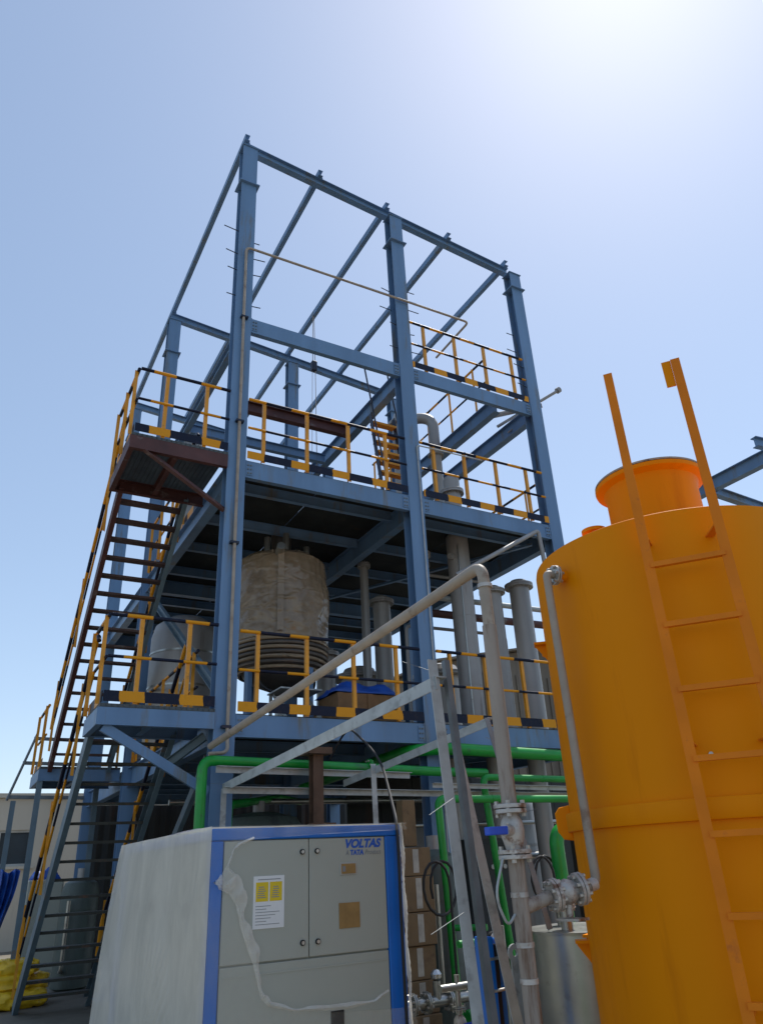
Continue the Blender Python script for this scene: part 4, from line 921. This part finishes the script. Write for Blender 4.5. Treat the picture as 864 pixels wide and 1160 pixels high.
# ------------------------------------------------------------------ yard at the far left
t = thing('grey_cabinet', 'pale grey green equipment cabinet behind the foot of the lower stairs', 'cabinet', (2.0, 16.2, 0))
MB().box((1.55, 15.9, .08), (2.15, 16.5, 1.62)).build('body', 'panel', t, bevel=.02)
MB().box((1.58, 15.885, .2), (2.12, 15.899, 1.55)).build('door', 'panel', t, bevel=.006)
for x in (1.62, 2.08): MB().box((x-.04, 15.95, 0), (x+.04, 16.45, .078)).build('foot', 'galvd', t)
cloth('tarpaulin', 'small crumpled blue sheet lying on top of the grey green cabinet', 'tarpaulin', 1.85, 16.2, 1.624, .5, .45, .22, 'tarp', 6)
rnd = random.Random(5)
for k, (x, y, z) in enumerate(((1.1,13.3,.0),(1.45,13.4,.0),(1.15,13.75,.0),(1.2,13.45,.20),(1.5,13.7,.17),(1.3,13.5,.38))):
    lab = ['yellow sack lowest at the left edge of the pile', 'yellow sack on the ground under the stair foot', 'yellow sack on the ground at the rear of the pile', 'yellow sack of the middle layer at the left', 'yellow sack of the middle layer at the right', 'yellow sack on top of the pile by the stairs'][k]
    b = MB(); vs = []; n1, n2 = 24, 48
    for i in range(n1+1):
        ph = -math.pi/2+math.pi*i/n1
        for j in range(n2):
            a = 2*math.pi*j/n2; ce = lambda q: math.copysign(abs(q)**.6, q)
            px_, py_, pz_ = .30*ce(math.cos(a))*ce(math.cos(ph)), .20*ce(math.sin(a))*ce(math.cos(ph)), .11*ce(math.sin(ph))
            dn = 1+.20*(mn.ridged_multi_fractal(V((px_*7+k*3, py_*7, pz_*9)), 1.0, 2.1, 4, 1.0, 2.0)-.9)
            vs.append((x+px_*dn, y+py_*dn, max(.002, z+.11+pz_*dn)))
    fs = [(i*n2+j, i*n2+(j+1) % n2, (i+1)*n2+(j+1) % n2, (i+1)*n2+j) for i in range(n1) for j in range(n2)]
    tag(b.add(vs, fs).build('sack', 'sack', None, True), lab, 'sack', 'yellow sacks by the stairs')
b = MB(); vs = []; nx, ny = 40, 40
for j in range(ny+1):
    for i in range(nx+1):
        u = i/nx; v = j/ny; z = 1.78-1.72*v
        wd = .30*(1-.45*v); xx = 1.30-.30*v-wd*u+.02*math.sin(9*v)
        vs.append((xx, 14.9+.05*math.sin(u*19+3*v)+.03*math.sin(u*7-5*v)+.02*mn.noise(V((u*6, v*8, 1))), z+.03*math.sin(u*8)))
b.add(vs, [(j*(nx+1)+i, j*(nx+1)+i+1, (j+1)*(nx+1)+i+1, (j+1)*(nx+1)+i) for j in range(ny) for i in range(nx)])
o = b.build('hanging_tarpaulin', 'tarp', None, True); so = o.modifiers.new('thick', 'SOLIDIFY'); so.thickness = .004
tag(o, 'narrow folded blue tarpaulin hanging between the grey posts at the far left', 'tarpaulin')
t = thing('pipe_support', 'open frame of bare grey bars jutting left behind the stairs at the far left', 'frame', (1.2, 16.9, 0))
MB().tube([(1.04, 16.9, 3.05), (1.42, 16.9, 4.35)], .025, 8).build('inclined_bar', 'galvd', t)
MB().prism(I(.09, .09, .007, .006), (1.16, 16.9, 0), (1.16, 16.9, 3.04), (0,1,0)).build('post', 'stringer', t)
for xa, z in ((1.36, 4.20), (1.22, 3.72), (1.05, 3.08)):
    MB().prism(L(.07, .007), (xa, 16.92, z), (2.47, 16.92, z-.02)).build('cross_bar', 'galvd', t)
# far building at the left
BW = thing('concrete_building', 'low beige concrete building with windows behind the stairs', 'building', (0, 24, 0))
MB().box((-14, 24, 0), (-14+15.35, 24.3, 2.0)).box((-14, 24, 2.9), (6.5, 24.3, 3.72)).box((-14, 24, 2.0), (.6, 24.3, 2.9)).box((2.3, 24, 0), (6.5, 24.3, 2.9)).box((1.35, 24, 0), (2.3, 24.3, 2.0)).build('wall', 'concrete', BW)
MB().box((-14, 24.31, 0), (6.5, 32, 3.60)).build('rooms', 'concrete', BW)
MB().box((-14.1, 23.9, 3.725), (6.6, 32, 3.84)).build('parapet', 'concrete', BW)
wn = MB().box((.6, 24.05, 2.0), (.66, 24.2, 2.9)).box((2.24, 24.05, 2.0), (2.3, 24.2, 2.9)).box((.66, 24.05, 2.84), (2.24, 24.2, 2.9)).box((.66, 24.05, 2.0), (2.24, 24.2, 2.06)).box((1.42, 24.06, 2.06), (1.48, 24.19, 2.84)).build('window', 'frame', BW)
for xa, xb in ((.66, 1.42), (1.48, 2.24)): MB().box((xa, 24.11, 2.06), (xb, 24.13, 2.84)).build('pane', 'glass', wn)
MB().box((.5, 23.9, 1.93), (2.4, 23.995, 1.99)).build('sill', 'concrete', BW)
# brown clad shed behind at the right
SH = thing('clad_shed', 'dull brown clad shed beyond the lower floor at the right', 'shed', (22, 24, 0))
MB().add([(14.6,22,0),(32,22,0),(32,22,8.6),(23,22,9.7),(14.6,22,8.05),(14.6,36,0),(32,36,0),(32,36,8.6),(23,36,9.7),(14.6,36,8.05)], [(0,1,2,3,4),(9,8,7,6,5),(0,5,6,1),(1,6,7,2),(4,9,5,0)]).build('wall', 'shed', SH)
MB().add([(14.3,21.6,8.02),(23,21.6,9.73),(32.3,21.6,8.6),(14.3,36.4,8.02),(23,36.4,9.73),(32.3,36.4,8.6),(14.3,21.6,8.10),(23,21.6,9.81),(32.3,21.6,8.68),(14.3,36.4,8.10),(23,36.4,9.81),(32.3,36.4,8.68)], [(0,3,4,1),(1,4,5,2),(6,7,10,9),(7,8,11,10),(0,1,7,6),(1,2,8,7),(3,9,10,4),(4,10,11,5),(0,6,9,3),(2,5,11,8)]).build('roof', 'shed', SH)
for k in range(44):
    x = 14.8+.39*k; MB().box((x, 21.95, .1), (x+.06, 21.999, 7.9)).build('rib', 'shed', SH)
# dark sheeting added to block the sky and keep the under-floor space dark
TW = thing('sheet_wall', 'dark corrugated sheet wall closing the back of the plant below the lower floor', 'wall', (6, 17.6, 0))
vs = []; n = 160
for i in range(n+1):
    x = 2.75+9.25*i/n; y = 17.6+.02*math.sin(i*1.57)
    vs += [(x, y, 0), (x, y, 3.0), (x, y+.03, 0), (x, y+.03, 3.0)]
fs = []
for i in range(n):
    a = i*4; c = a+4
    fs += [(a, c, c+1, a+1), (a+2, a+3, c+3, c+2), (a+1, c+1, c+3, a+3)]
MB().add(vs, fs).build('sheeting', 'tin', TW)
for k in range(5): MB().box((2.9+2.2*k, 17.66, 0), (3.0+2.2*k, 17.76, 3.0)).build('post', 'galvd', TW)
PT = thing('sheet_partition', 'dark sheet partition standing under the right half of the lower floor', 'wall', (8, 11.4, 0))  # invented screen, hides the bright ground behind so the right side stays dark
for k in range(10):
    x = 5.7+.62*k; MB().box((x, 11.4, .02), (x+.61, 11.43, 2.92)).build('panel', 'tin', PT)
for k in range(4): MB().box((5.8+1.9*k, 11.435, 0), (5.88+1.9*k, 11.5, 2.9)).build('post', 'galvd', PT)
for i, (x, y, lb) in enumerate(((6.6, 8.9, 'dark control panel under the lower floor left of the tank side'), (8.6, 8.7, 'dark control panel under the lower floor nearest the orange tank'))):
    t = thing('control_panel', lb, 'cabinet', (x, y, 0))  # invented cabinet shape, put here only to darken the space under the floor
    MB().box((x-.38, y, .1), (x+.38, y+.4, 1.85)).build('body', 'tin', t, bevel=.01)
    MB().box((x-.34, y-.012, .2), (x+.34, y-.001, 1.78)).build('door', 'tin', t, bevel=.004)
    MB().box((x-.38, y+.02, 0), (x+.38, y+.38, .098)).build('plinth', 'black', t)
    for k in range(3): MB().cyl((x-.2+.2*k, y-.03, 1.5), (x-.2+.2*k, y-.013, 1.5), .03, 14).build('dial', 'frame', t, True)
# neighbouring blue steelwork at the far right
t = thing('neighbour_steelwork', 'dark blue beams of another steel frame at the right edge beyond the orange tank', 'steel frame', (10, 5.5, 0))
beam(t, 'beam', I(.12, .20), (9.0, 7.4, 6.37), (9.0, 3.0, 6.37), 'blue')
beam(t, 'beam', I(.10, .14), (9.0, 5.90, 6.30), (12.5, 6.12, 6.30), 'blue')
beam(t, 'beam', I(.10, .16), (9.45, 5.33, 6.92), (12.5, 5.0, 6.92), 'blue')
for x, y in ((9.0, 7.3), (9.0, 3.0), (12.4, 6.1), (12.4, 5.0)):
    beam(t, 'column', I(.2, .2), (x, y, 0), (x, y, 6.9), 'blue', (0,1,0))
# hoist chain on the roof purlin
t = thing('chain_hoist', 'small chain hoist hanging from a roof purlin inside the frame', 'hoist', (5.35, 11.75, 10.5))
px = X0+(X2-X0)*.5-.036
MB().box((px-.06, 11.70, 11.2), (px+.06, 11.82, 11.45)).build('hoist_body', 'navy', t, bevel=.02)
for dx in (-.025, .03): MB().tube([(px+dx, 11.76, 11.44), (px+dx*.4, 11.76, roofz(px)+.10)], .008, 6).build('chain', 'rustpipe', t)
MB().tube([(px+.03, 11.75, 11.2), (px+.05, 11.75, 8.6)], .008, 6).build('chain', 'rustpipe', t)
MB().tube([(px-.03, 11.77, 11.2), (px-.06, 11.77, 7.6)], .006, 6).build('chain', 'rustpipe', t)
